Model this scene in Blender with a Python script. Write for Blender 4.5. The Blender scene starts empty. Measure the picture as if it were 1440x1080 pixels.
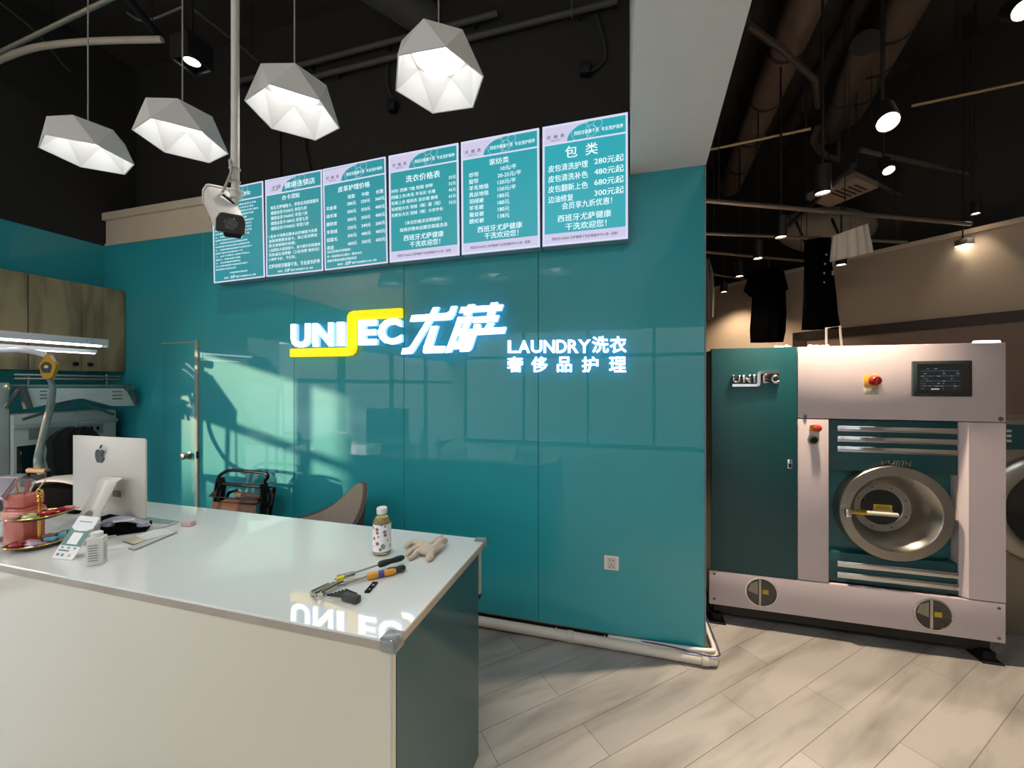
import bpy, bmesh, math, random
from mathutils import Vector, Matrix, Euler
random.seed(7)
scene = bpy.context.scene
col = scene.collection
PI = math.pi
# ------------------------------------------------------------------ camera
F = 562.0                     # focal length in pixels of the 1440 x 1080 frame
TH = math.atan(158 / 562)     # camera turned left of the main wall's normal
H = 1.62                      # eye height
D = 2.55                      # main wall plane (y)
CT = 0.92                     # counter top height
CZ = 4.72                     # ceiling height
WT = 2.90                     # top of the teal walls
XL = -4.65                    # left wall plane (x)
cam_d = bpy.data.cameras.new('camera')
cam = bpy.data.objects.new('camera', cam_d)
col.objects.link(cam)
cam.location = (0, 0, H)
cam.rotation_euler = (PI / 2, 0, TH)
cam_d.sensor_width = 36
cam_d.lens = F / 1440 * 36
cam_d.clip_start = 0.02
scene.camera = cam
# ------------------------------------------------------------------ light and exposure
SUN_DIR = Vector((0.70, 1.0, -0.174)).normalized()
sun_d = bpy.data.lights.new('sun', 'SUN')
sun_d.energy = 5.5
sun_d.angle = math.radians(0.9)
sun_d.color = (1.0, 0.66, 0.40)
sun = bpy.data.objects.new('sun', sun_d)
col.objects.link(sun)
sun.rotation_euler = SUN_DIR.to_track_quat('-Z', 'Y').to_euler()
sun.location = (-8, -12, 6)
w = bpy.data.worlds.new('world')
scene.world = w
w.use_nodes = True
wn = w.node_tree.nodes
wl = w.node_tree.links
bg = wn['Background']
tc = wn.new('ShaderNodeTexCoord')
sep = wn.new('ShaderNodeSeparateXYZ')
rmp = wn.new('ShaderNodeValToRGB')
wl.new(tc.outputs['Generated'], sep.inputs[0])
wl.new(sep.outputs['Z'], rmp.inputs[0])
rmp.color_ramp.elements[0].color = (0.92, 0.96, 1.0, 1)
rmp.color_ramp.elements[0].position = 0.0
rmp.color_ramp.elements[1].color = (0.72, 0.85, 1.0, 1)
rmp.color_ramp.elements[1].position = 0.55
wl.new(rmp.outputs[0], bg.inputs[0])
bg.inputs[1].default_value = 8.5
scene.view_settings.view_transform = 'Standard'
scene.view_settings.look = 'None'
scene.view_settings.exposure = 0.0
scene.view_settings.gamma = 1.0
scene.view_settings.use_curve_mapping = False
try:
    scene.cycles.use_denoising = True
    scene.cycles.sample_clamp_indirect = 6.0
    scene.cycles.max_bounces = 8
except Exception:
    pass


def lamp(name, kind, loc, energy, color, to=None, size=0.1, angle=60, blend=0.6, size_y=None):
    d = bpy.data.lights.new(name, kind)
    d.energy = energy
    d.color = color
    if kind == 'SPOT':
        d.spot_size = math.radians(angle)
        d.spot_blend = blend
        d.shadow_soft_size = size
    elif kind == 'AREA':
        d.shape = 'RECTANGLE'
        d.size = size
        d.size_y = size_y or size
    else:
        d.shadow_soft_size = size
    o = bpy.data.objects.new(name, d)
    col.objects.link(o)
    o.location = loc
    if to is not None:
        o.rotation_euler = (Vector(to) - Vector(loc)).to_track_quat('-Z', 'Y').to_euler()
    return o


# daylight entering through the glazing: light portals in the two openings
for nm, loc, to, sx, sy in (('daylight_side', (-4.75, -1.9, 1.2), (0, -1.9, 1.2), 5.4, 2.3),
                            ('daylight_front', (-0.6, -5.2, 1.5), (-0.6, 0, 1.5), 7.0, 2.9)):
    po = lamp(nm, 'AREA', loc, 1, (1, 1, 1), to, sx, size_y=sy)
    po.data.cycles.is_portal = True


# ------------------------------------------------------------------ pixels to points
def ray(u, v):
    xc = (u - 720) / F
    return Vector((-math.sin(TH) + xc * math.cos(TH), math.cos(TH) + xc * math.sin(TH), (540 - v) / F))


EYE = Vector((0, 0, H))
def atY(u, v, y): r = ray(u, v); return EYE + r * (y / r.y)
def atX(u, v, x): r = ray(u, v); return EYE + r * (x / r.x)
def atZ(u, v, z): r = ray(u, v); return EYE + r * ((z - H) / r.z)
def atD(u, v, d): return EYE + ray(u, v) * d
def atS(u, v, s): r = ray(u, v); return EYE + r * (s / (r.x + r.y))   # plane x + y = s
def depth(p): return -p.x * math.sin(TH) + p.y * math.cos(TH)


# ------------------------------------------------------------------ materials
def lin(c):
    if isinstance(c, str):
        c = c.lstrip('#')
        c = [int(c[i:i + 2], 16) / 255 for i in (0, 2, 4)]
        return tuple(x / 12.92 if x <= 0.04045 else ((x + 0.055) / 1.055) ** 2.4 for x in c)
    return tuple(c)


MATS = {}
def M(name, color='#808080', rough=0.5, metal=0.0, coat=0.0, emit=None, es=0.0, trans=0.0, alpha=1.0, var=0.0,
      scale=8.0, bump=0.0, stretch=(1, 1, 1), ior=1.5, coat_ior=1.5, spec=0.5):
    if name in MATS:
        return MATS[name]
    m = bpy.data.materials.new(name)
    m.use_nodes = True
    nt = m.node_tree
    b = nt.nodes['Principled BSDF']
    c = lin(color)
    b.inputs['Base Color'].default_value = (*c, 1)
    b.inputs['Roughness'].default_value = rough
    b.inputs['Metallic'].default_value = metal
    b.inputs['IOR'].default_value = ior
    b.inputs['Specular IOR Level'].default_value = spec
    b.inputs['Coat Weight'].default_value = coat
    b.inputs['Coat Roughness'].default_value = 0.015
    b.inputs['Coat IOR'].default_value = coat_ior
    b.inputs['Transmission Weight'].default_value = trans
    b.inputs['Alpha'].default_value = alpha
    if emit is not None:
        b.inputs['Emission Color'].default_value = (*lin(emit), 1)
        b.inputs['Emission Strength'].default_value = es
    if var or bump:
        t = nt.nodes.new('ShaderNodeTexCoord')
        mp = nt.nodes.new('ShaderNodeMapping')
        mp.inputs['Scale'].default_value = stretch
        n = nt.nodes.new('ShaderNodeTexNoise')
        n.inputs['Scale'].default_value = scale
        n.inputs['Detail'].default_value = 4
        nt.links.new(t.outputs['Object'], mp.inputs[0])
        nt.links.new(mp.outputs[0], n.inputs['Vector'])
        if var:
            r = nt.nodes.new('ShaderNodeValToRGB')
            r.color_ramp.elements[0].position = 0.3
            r.color_ramp.elements[1].position = 0.7
            r.color_ramp.elements[0].color = (*[x * (1 - var) for x in c], 1)
            r.color_ramp.elements[1].color = (*[min(1, x * (1 + var)) for x in c], 1)
            nt.links.new(n.outputs['Fac'], r.inputs[0])
            nt.links.new(r.outputs[0], b.inputs['Base Color'])
        if bump:
            bp = nt.nodes.new('ShaderNodeBump')
            bp.inputs['Strength'].default_value = bump
            bp.inputs['Distance'].default_value = 0.01
            nt.links.new(n.outputs['Fac'], bp.inputs['Height'])
            nt.links.new(bp.outputs[0], b.inputs['Normal'])
    MATS[name] = m
    return m


def wood_mat(name, c1, c2, scale, rough=0.5):
    m = M(name, c1, rough)
    nt = m.node_tree
    b = nt.nodes['Principled BSDF']
    t = nt.nodes.new('ShaderNodeTexCoord')
    mp = nt.nodes.new('ShaderNodeMapping')
    mp.inputs['Scale'].default_value = scale
    n = nt.nodes.new('ShaderNodeTexNoise')
    n.inputs['Scale'].default_value = 1.0
    n.inputs['Detail'].default_value = 6
    n.inputs['Distortion'].default_value = 0.6
    r = nt.nodes.new('ShaderNodeValToRGB')
    r.color_ramp.elements[0].position = 0.32
    r.color_ramp.elements[1].position = 0.62
    r.color_ramp.elements[0].color = (*lin(c2), 1)
    r.color_ramp.elements[1].color = (*lin(c1), 1)
    nt.links.new(t.outputs['Object'], mp.inputs[0])
    nt.links.new(mp.outputs[0], n.inputs['Vector'])
    nt.links.new(n.outputs['Fac'], r.inputs[0])
    nt.links.new(r.outputs[0], b.inputs['Base Color'])
    return m


def floor_mat():
    m = M('floor_planks', '#a09890', 0.42)
    nt = m.node_tree
    b = nt.nodes['Principled BSDF']
    t = nt.nodes.new('ShaderNodeTexCoord')
    mp = nt.nodes.new('ShaderNodeMapping')
    mp.inputs['Rotation'].default_value = (0, 0, math.radians(-44))
    nt.links.new(t.outputs['Object'], mp.inputs[0])
    br = nt.nodes.new('ShaderNodeTexBrick')
    br.inputs['Scale'].default_value = 1.0
    br.inputs['Brick Width'].default_value = 1.2
    br.inputs['Row Height'].default_value = 0.19
    br.inputs['Mortar Size'].default_value = 0.0016
    br.inputs['Mortar Smooth'].default_value = 0.1
    br.offset = 0.37
    br.inputs['Color1'].default_value = (*lin('#a4a19c'), 1)
    br.inputs['Color2'].default_value = (*lin('#97948f'), 1)
    br.inputs['Mortar'].default_value = (*lin('#625d58'), 1)
    nt.links.new(mp.outputs[0], br.inputs['Vector'])
    mp2 = nt.nodes.new('ShaderNodeMapping')
    mp2.inputs['Rotation'].default_value = (0, 0, math.radians(-44))
    mp2.inputs['Scale'].default_value = (1.6, 7, 1)
    nt.links.new(t.outputs['Object'], mp2.inputs[0])
    mp2.vector_type = 'POINT'
    n = nt.nodes.new('ShaderNodeTexNoise')
    n.inputs['Scale'].default_value = 1.0
    n.inputs['Detail'].default_value = 5
    n.inputs['Distortion'].default_value = 0.4
    mp3 = nt.nodes.new('ShaderNodeMapping')
    mp3.inputs['Scale'].default_value = (1.3, 6.5, 1)
    nt.links.new(mp.outputs[0], mp3.inputs[0])
    nt.links.new(mp3.outputs[0], n.inputs['Vector'])
    r = nt.nodes.new('ShaderNodeValToRGB')
    r.color_ramp.elements[0].position = 0.30
    r.color_ramp.elements[0].color = (0.42, 0.42, 0.42, 1)
    r.color_ramp.elements[1].position = 0.55
    r.color_ramp.elements[1].color = (1, 1, 1, 1)
    nt.links.new(n.outputs['Fac'], r.inputs[0])
    mx = nt.nodes.new('ShaderNodeMix')
    mx.data_type = 'RGBA'
    mx.blend_type = 'MULTIPLY'
    mx.inputs['Factor'].default_value = 0.75
    nt.links.new(br.outputs['Color'], mx.inputs['A'])
    nt.links.new(r.outputs[0], mx.inputs['B'])
    nt.links.new(mx.outputs['Result'], b.inputs['Base Color'])
    bp = nt.nodes.new('ShaderNodeBump')
    bp.inputs['Strength'].default_value = 0.25
    bp.inputs['Distance'].default_value = 0.002
    inv = nt.nodes.new('ShaderNodeMath')
    inv.operation = 'SUBTRACT'
    inv.inputs[0].default_value = 1.0
    nt.links.new(br.outputs['Fac'], inv.inputs[1])
    nt.links.new(inv.outputs[0], bp.inputs['Height'])
    nt.links.new(bp.outputs[0], b.inputs['Normal'])
    return m


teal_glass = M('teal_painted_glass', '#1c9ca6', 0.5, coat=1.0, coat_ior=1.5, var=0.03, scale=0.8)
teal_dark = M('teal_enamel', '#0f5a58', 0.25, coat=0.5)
fill_panel_glow = M('fill_panel_glow', '#ffffff', 0.5, emit='#f4f8ff', es=7.5)
black_paint = M('black_paint', '#26231f', 0.8, var=0.2, scale=1.5)
black_ceiling = M('black_ceiling_paint', '#2b2723', 0.85, var=0.3, scale=1.2, bump=0.2)
white_glass = M('white_glass', '#d9dbd6', 0.3, coat=1.0, coat_ior=1.6, var=0.01)
white_plast = M('white_plastic', '#e4e2dc', 0.4, var=0.02)
white_paint = M('white_paint', '#d6d4d0', 0.7, var=0.02)
beige_paint = M('beige_wall_paint', '#c3b09c', 0.8, var=0.03, scale=2)
cream_paint = M('cream_paint', '#d6c5ac', 0.6, var=0.03)
black_plast = M('black_plastic', '#19191a', 0.6, var=0.1, spec=0.2)
matte_black = M('matte_black', '#0e0e0f', 0.95, spec=0.03, var=0.1)
black_rub = M('black_rubber', '#121212', 0.7, var=0.1)
steel = M('brushed_steel', '#a8a39a', 0.28, metal=1.0, var=0.08, scale=40, stretch=(1, 1, 12))
chrome = M('chrome', '#d9d9d9', 0.08, metal=1.0, var=0.02)
grey_metal = M('grey_metal', '#8b8d8c', 0.45, metal=0.6, var=0.05)
brass = M('polished_brass', '#d9b257', 0.18, metal=1.0, var=0.04)


# ------------------------------------------------------------------ builders
ORG = {}      # root name -> world origin


class B:
    def __init__(s):
        s.bm = bmesh.new()

    def box(s, c, size, rot=None, bev=0.0, seg=2):
        g = bmesh.ops.create_cube(s.bm, size=1.0)
        vs = g['verts']
        bmesh.ops.scale(s.bm, vec=Vector(size), verts=vs)
        if bev:
            es = list({e for v in vs for e in v.link_edges})
            r = bmesh.ops.bevel(s.bm, geom=es, offset=bev, segments=seg, affect='EDGES', profile=0.5)
            vs = list({v for f in r['faces'] for v in f.verts} | {v for v in vs if v.is_valid})
        if rot is not None:
            R = rot.to_matrix() if isinstance(rot, Euler) else rot
            bmesh.ops.rotate(s.bm, cent=(0, 0, 0), matrix=R, verts=vs)
        bmesh.ops.translate(s.bm, vec=Vector(c), verts=vs)
        return s

    def span(s, a, b, bev=0.0, seg=2):
        a, b = Vector(a), Vector(b)
        return s.box((a + b) / 2, [abs(b[i] - a[i]) for i in range(3)], bev=bev, seg=seg)

    def prism(s, pts, ext):
        ext = Vector(ext)
        a = [s.bm.verts.new(Vector(p)) for p in pts]
        b = [s.bm.verts.new(Vector(p) + ext) for p in pts]
        n = len(a)
        try:
            s.bm.faces.new(a)
            s.bm.faces.new(b[::-1])
            for i in range(n):
                s.bm.faces.new((a[i], b[i], b[(i + 1) % n], a[(i + 1) % n]))
        except ValueError:
            pass
        return s

    def poly(s, pts):
        s.bm.faces.new([s.bm.verts.new(Vector(p)) for p in pts])
        return s

    def tube(s, pts, r, seg=10, smooth=0, closed=False, cap=True):
        P = [Vector(p) for p in pts]
        if smooth:
            P = catmull(P, smooth)
        n = len(P)
        rings = []
        up = None
        for i in range(n):
            t = (P[min(i + 1, n - 1)] - P[max(i - 1, 0)])
            if t.length < 1e-9:
                t = Vector((0, 0, 1))
            t.normalize()
            if up is None:
                up = Vector((0, 0, 1)) if abs(t.z) < 0.9 else Vector((1, 0, 0))
            x = up.cross(t)
            if x.length < 1e-6:
                x = Vector((1, 0, 0)).cross(t)
            x.normalize()
            y = t.cross(x).normalized()
            up = y
            rr = r[i * (len(r) - 1) // max(1, n - 1)] if isinstance(r, (list, tuple)) else r
            rings.append([s.bm.verts.new(P[i] + x * math.cos(2 * PI * k / seg) * rr + y * math.sin(2 * PI * k / seg) * rr) for k in range(seg)])
        for i in range(n - 1):
            for k in range(seg):
                s.bm.faces.new((rings[i][k], rings[i][(k + 1) % seg], rings[i + 1][(k + 1) % seg], rings[i + 1][k]))
        if cap:
            s.bm.faces.new(rings[0][::-1])
            s.bm.faces.new(rings[-1])
        return s

    def lathe(s, prof, o=(0, 0, 0), axis=(0, 0, 1), seg=32, sx=1.0, ang=0.0, cap=True):
        ax = Vector(axis).normalized()
        x = Vector((1, 0, 0)) if abs(ax.x) < 0.9 else Vector((0, 1, 0))
        x = (x - ax * x.dot(ax)).normalized()
        y = ax.cross(x)
        o = Vector(o)
        rings = []
        for r, h in prof:
            rings.append([s.bm.verts.new(o + ax * h + x * (math.cos(2 * PI * k / seg + ang) * r * sx) + y * (math.sin(2 * PI * k / seg + ang) * r)) for k in range(seg)])
        for i in range(len(rings) - 1):
            for k in range(seg):
                s.bm.faces.new((rings[i][k], rings[i][(k + 1) % seg], rings[i + 1][(k + 1) % seg], rings[i + 1][k]))
        if cap:
            s.bm.faces.new(rings[0][::-1])
            s.bm.faces.new(rings[-1])
        return s

    def blob(s, c, size, rot=None, sub=2, noise=0.0):
        g = bmesh.ops.create_icosphere(s.bm, subdivisions=sub, radius=1.0)
        vs = g['verts']
        if noise:
            for v in vs:
                v.co *= 1 + random.uniform(-noise, noise)
        bmesh.ops.scale(s.bm, vec=Vector(size), verts=vs)
        if rot is not None:
            bmesh.ops.rotate(s.bm, cent=(0, 0, 0), matrix=rot.to_matrix() if isinstance(rot, Euler) else rot, verts=vs)
        bmesh.ops.translate(s.bm, vec=Vector(c), verts=vs)
        return s

    def grid(s, rows, close=False):
        V = [[s.bm.verts.new(Vector(p)) for p in r] for r in rows]
        for i in range(len(V) - 1):
            n = len(V[i])
            for j in range(n if close else n - 1):
                s.bm.faces.new((V[i][j], V[i][(j + 1) % n], V[i + 1][(j + 1) % n], V[i + 1][j]))
        return s

    def mesh(s, me, mat):
        n0 = len(s.bm.verts)
        s.bm.from_mesh(me)
        s.bm.verts.ensure_lookup_table()
        for v in s.bm.verts[n0:]:
            v.co = mat @ v.co
        return s

    def build(s, name, mat, parent=None, smooth=True, angle=35, solid=0.0, sub=0, label=None, fix=True):
        if fix:
            bmesh.ops.recalc_face_normals(s.bm, faces=s.bm.faces)
        root = parent
        while root is not None and root.parent is not None:
            root = root.parent
        if root is not None:
            o = ORG[root.name]
            for v in s.bm.verts:
                v.co -= o
        me = bpy.data.meshes.new(name)
        s.bm.to_mesh(me)
        s.bm.free()
        me.materials.append(mat)
        if smooth:
            me.shade_smooth()
            me.set_sharp_from_angle(angle=math.radians(angle))
        ob = bpy.data.objects.new(name, me)
        col.objects.link(ob)
        if parent is not None:
            ob.parent = parent
        else:
            ORG[ob.name] = Vector((0, 0, 0))
        if solid:
            md = ob.modifiers.new('thickness', 'SOLIDIFY')
            md.thickness = solid
            md.offset = 0
        if sub:
            md = ob.modifiers.new('smooth', 'SUBSURF')
            md.levels = sub
            md.render_levels = sub
        if label:
            ob['label'] = label
        return ob


def catmull(P, k):
    out = []
    n = len(P)
    for i in range(n - 1):
        p0, p1, p2, p3 = P[max(i - 1, 0)], P[i], P[i + 1], P[min(i + 2, n - 1)]
        for j in range(k):
            t = j / k
            out.append(0.5 * ((2 * p1) + (p2 - p0) * t + (2 * p0 - 5 * p1 + 4 * p2 - p3) * t * t + (3 * p1 - p0 - 3 * p2 + p3) * t ** 3))
    out.append(P[-1])
    return out


def tag(o, label, cat, group=None, kind=None):
    o['label'] = label
    o['category'] = cat
    if group:
        o['group'] = group
    if kind:
        o['kind'] = kind
    return o


def thing(name, loc, label, cat, group=None, kind=None):
    o = bpy.data.objects.new(name, None)
    o.empty_display_size = 0.05
    col.objects.link(o)
    o.location = loc
    ORG[o.name] = Vector(loc)
    return tag(o, label, cat, group, kind)


def struct(o, label, cat):
    return tag(o, label, cat, kind='structure')


def copy_tree(o, loc, label, group=None, rotz=None):
    c = o.copy()
    col.objects.link(c)
    c.location = loc
    ORG[c.name] = Vector(loc)
    if rotz is not None:
        c.rotation_euler = (0, 0, rotz)
    c['label'] = label
    if group:
        c['group'] = group
    def rec(src, dst):
        for ch in list(src.children):
            d = ch.copy()
            col.objects.link(d)
            d.parent = dst
            rec(ch, d)
    rec(o, c)
    return c


# text
FC = bpy.data.curves.new('text_source', 'FONT')
FC.resolution_u = 2
FO = bpy.data.objects.new('text_source', FC)


def text_mesh(body, bold=0.0, shear=0.0, spacing=1.0, res=2):
    FC.body = body
    FC.offset = bold
    FC.shear = shear
    FC.resolution_u = res
    FC.space_character = spacing
    FC.size = 1.0
    col.objects.link(FO)
    bpy.context.view_layer.update()
    dg = bpy.context.evaluated_depsgraph_get()
    me = bpy.data.meshes.new_from_object(FO.evaluated_get(dg))
    col.objects.unlink(FO)
    return me


def mesh_bounds(me):
    xs = [v.co.x for v in me.vertices]
    ys = [v.co.y for v in me.vertices]
    return min(xs), max(xs), min(ys), max(ys)


def plane_mat(o, ex, ez):
    """map text space (x right, y up) to a plane at o with axes ex, ez"""
    ex, ez = Vector(ex), Vector(ez)
    ny = ex.cross(ez).normalized()
    return Matrix(((ex.x, ez.x, ny.x, o[0]), (ex.y, ez.y, ny.y, o[1]), (ex.z, ez.z, ny.z, o[2]), (0, 0, 0, 1)))


def fit_text(b, body, p00, p10, p01, bold=0.0, shear=0.0, ext=None, res=3):
    """text stretched over the parallelogram p00 (left bottom), p10 (right bottom), p01 (left top)"""
    me = text_mesh(body, bold if body.isascii() else 0.0, shear, res=res)
    x0, x1, y0, y1 = mesh_bounds(me)
    p00, p10, p01 = Vector(p00), Vector(p10), Vector(p01)
    ex = (p10 - p00) / (x1 - x0)
    ez = (p01 - p00) / (y1 - y0)
    o = p00 - ex * x0 - ez * y0
    mt = plane_mat(o, ex, ez)
    tmp = bmesh.new()
    tmp.from_mesh(me)
    bmesh.ops.transform(tmp, matrix=mt, verts=tmp.verts)
    if ext is not None:
        r = bmesh.ops.extrude_face_region(tmp, geom=tmp.faces[:])
        nv = [g for g in r['geom'] if isinstance(g, bmesh.types.BMVert)]
        bmesh.ops.translate(tmp, vec=Vector(ext), verts=nv)
    m2 = bpy.data.meshes.new('t')
    tmp.to_mesh(m2)
    tmp.free()
    b.bm.from_mesh(m2)
    if not body.isascii() and bold:
        for dx, dy in ((bold, 0), (-bold, 0), (0, bold), (0, -bold)):
            b.mesh(m2, Matrix.Translation(ex * dx + ez * dy))
    bpy.data.meshes.remove(m2)
    bpy.data.meshes.remove(me)
    return b


def line_text(b, body, o, ex, ez, size, align='l', bold=0.0, width=None, spacing=1.0, shear=0.0):
    """text of cap height ~ size on a plane: o is the left/centre/right baseline point"""
    me = text_mesh(body, bold if body.isascii() else 0.0, shear, spacing)
    x0, x1, y0, y1 = mesh_bounds(me)
    s = size
    sx = s if width is None else width / (x1 - x0)
    off = {'l': x0, 'c': (x0 + x1) / 2, 'r': x1}[align]
    ex, ez = Vector(ex).normalized(), Vector(ez).normalized()
    mt = plane_mat(Vector(o) - ex * off * sx, ex * sx, ez * s)
    tmp = bmesh.new()
    tmp.from_mesh(me)
    bmesh.ops.transform(tmp, matrix=mt, verts=tmp.verts)
    m2 = bpy.data.meshes.new('t')
    tmp.to_mesh(m2)
    tmp.free()
    b.bm.from_mesh(m2)
    if not body.isascii() and bold:
        for dx in (bold, -bold):
            b.mesh(m2, Matrix.Translation(ex * dx * sx))
    bpy.data.meshes.remove(m2)
    bpy.data.meshes.remove(me)
    return b
# ================================================================== SETTING
XR = atY(991.3, 500, D).x            # right end of the main wall
f = B().span((-5.2, -5.4, -0.12), (6.0, 9.0, 0)).build('floor', floor_mat())
struct(f, 'grey wood plank floor laid diagonally', 'floor')
c = B().span((-5.2, -5.4, CZ), (6.0, 9.0, CZ + 0.1)).build('ceiling', black_ceiling)
struct(c, 'dark exposed ceiling painted black', 'ceiling')

# main wall: teal glass panels on a partition
seams = [XL] + [atY(u, 500, D).x for u in (285, 413.7, 568, 757)] + [XR]
b = B()
for i in range(5):
    b.span((seams[i] + 0.0015, D, 0.075), (seams[i + 1] - 0.0015, D + 0.02, WT), bev=0.0012, seg=1)
o = b.build('wall_back', teal_glass)
struct(o, 'glossy teal glass wall behind the counter', 'wall')
b = B()
b.span((XL, D + 0.0205, 0.0), (XR - 0.004, D + 0.26, WT - 0.002))
struct(b.build('wall_back_core', black_paint), 'dark core of the partition behind the teal glass', 'wall')
b = B().span((XL, D + 0.004, 0.066), (XR, D + 0.03, 0.0745))
struct(b.build('trim_1', grey_metal), 'thin pale metal strip under the teal glass', 'trim')
b = B().span((XR, D, 0.075), (XR + 0.006, D + 0.03, WT))
struct(b.build('trim_2', grey_metal), 'pale metal edge at the right end of the teal wall', 'trim')
b = B().span((XL, D + 0.03, 0.0), (XR - 0.002, D + 0.045, 0.066))
struct(b.build('baseboard_back', black_plast), 'black recessed base of the teal wall', 'baseboard')
# upper black wall
YU = 2.80
b = B().span((XL, YU, WT), (0.05, YU + 0.1, CZ))
struct(b.build('wall_back_upper', black_paint), 'black upper wall above the menu boards', 'wall')
# cream ledge on top of the main wall
x0 = atY(148, 340, D).x
b = B()
b.span((XL + 0.01, D + 0.005, WT), (0.03, YU, WT + 0.235))
b.span((XL - 0.0, D - 0.02, WT + 0.235), (0.03, YU, WT + 0.30))
b.span((XL + 0.01, D - 0.006, WT), (0.03, D + 0.02, WT + 0.018))
struct(b.build('trim_3', cream_paint), 'cream ledge running above the teal wall', 'trim')
b = B().span((-3.36, D - 0.004, WT + 0.105), (-3.34, D + 0.01, WT + 0.13))
tag(b.build('wall_hook', steel), 'small metal hook on the cream ledge left of the menu boards', 'hook')
# white soffit beam between the rooms
p = atY(886, 246, D).x
xr0 = atZ(1055, 0, WT).x
yy = atZ(1055, 0, WT).y
sl = (XR - xr0) / (D - yy)
b = B()
y0 = -5.1
quad = [(p, y0), (XR + sl * (y0 - D), y0), (XR + 0.006, D + 0.0), (XR + 0.006, YU + 0.1), (p, YU + 0.1)]
b.prism([(x, y, WT) for x, y in quad], (0, 0, CZ - WT))
struct(b.build('trim_4', white_paint), 'white bulkhead soffit reaching overhead from the wall', 'beam')

# left wall: teal part behind the cabinets, glazing nearer the camera
YJ = 1.146
b = B().span((XL - 0.2, YJ, 0), (XL, YU + 0.1, WT), bev=0.001, seg=1)
struct(b.build('wall_left', teal_glass), 'teal glass side wall behind the wooden cabinets', 'wall')
b = B().span((XL - 0.2, -5.3, 2.229), (XL, YJ, WT))
struct(b.build('wall_left_header', teal_dark), 'dark teal header above the side windows', 'wall')
b = B().span((XL - 0.2, YJ, WT), (XL, YU + 0.1, CZ))
struct(b.build('wall_left_upper', black_paint), 'black upper side wall above the cabinets', 'wall')
b = B().span((XL - 0.2, -5.3, WT), (XL, YJ, CZ))
struct(b.build('wall_left_front', beige_paint), 'beige upper side wall above the side windows', 'wall')
b = B()
b.span((XL - 0.09, -0.82, 0), (XL - 0.03, -0.68, 2.229))
for yv in (-2.3, -3.8, -5.25):
    b.span((XL - 0.09, yv - 0.04, 0), (XL - 0.03, yv + 0.04, 2.229))
b.span((XL - 0.085, -5.3, 1.63), (XL - 0.035, YJ, 1.70))
b.span((XL - 0.09, -5.3, 0), (XL - 0.03, YJ, 0.08))
b.span((XL - 0.09, YJ - 0.04, 0), (XL - 0.03, YJ, 2.229))
struct(b.build('window_1', black_plast), 'black window frame of the side glazing', 'window')

# room behind the camera
b = B()
b.span((XL - 0.2, -5.4, 0), (-4.3, -5.2, CZ))
b.span((3.3, -5.4, 0), (4.9, -5.2, CZ))
b.span((-4.3, -5.4, 3.0), (3.3, -5.2, CZ))
struct(b.build('wall_front', beige_paint), 'beige shopfront wall behind the viewer', 'wall')
b = B()
for xv in (-4.27, -2.6, -0.9, 0.7, 2.0, 3.27):
    b.span((xv - 0.035, -5.33, 0), (xv + 0.035, -5.27, 3.0))
b.span((-4.3, -5.33, 2.3), (3.3, -5.27, 2.38))
b.span((-4.3, -5.33, 0.0), (3.3, -5.27, 0.1))
struct(b.build('window_2', black_plast), 'black frame of the shopfront glazing', 'window')
b = B().span((4.9, -5.4, 0), (5.1, 3.0, CZ))
struct(b.build('wall_right', beige_paint), 'beige side wall of the machine room', 'wall')
# unseen glowing panels added on the ceiling behind the viewer as fill light
for k, (x, y) in enumerate(((-2.9, -2.6), (-0.7, -2.6), (2.75, -2.2))):
    lt = thing('fill_panel_light', (x, y, CZ), ('added unseen fill light panel nearest the side windows', 'added unseen fill light panel behind the viewer', 'added unseen fill light panel beside the machine room')[k], 'ceiling light', 'added fill light panels behind the viewer')
    B().span((x - 0.92, y - 0.62, CZ - 0.08), (x + 0.92, y + 0.62, CZ - 0.001)).build('housing', white_paint, lt)
    B().span((x - 0.88, y - 0.58, CZ - 0.09), (x + 0.88, y + 0.58, CZ - 0.0805)).build('diffuser', fill_panel_glow, lt)
# street outside
g = B().span((-30, -30, -0.25), (30, -5.45, -0.15)).span((-30, -5.45, -0.25), (-4.9, 30, -0.15))
struct(g.build('street_ground', M('asphalt', '#85847f', 0.9, var=0.1)), 'pale paving outside the windows', 'ground')
g = B().span((-16, -7.5, -0.15), (-13, 14, 4.6))  # unseen building added to darken the horizon reflected in the teal wall
struct(g.build('reflection_backdrop', M('street_facade_side', '#77756f', 0.9, var=0.15, scale=0.6)), 'unseen building added to darken the wall reflection', 'building')
g = B().span((-34, -26, -0.15), (-9, -22, 5.0))  # unseen low block added to cover bright sky in the wall's reflection
struct(g.build('sky_cover', M('street_facade_far', '#8b8880', 0.9, var=0.1, scale=0.5)), 'unseen low block added to hide sky from the wall reflection', 'building')
# unseen building added to stop the low sun right of the lit patch
xb = XL - 0.7 * (8.2 - 1.16)
g = B().span((xb, -10.5, -0.15), (14, -8.2, 4.6))
struct(g.build('sun_blocker', M('street_facade', '#a9a6a0', 0.9, var=0.06)), 'unseen plain building added to block the low sun', 'building')

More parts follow.
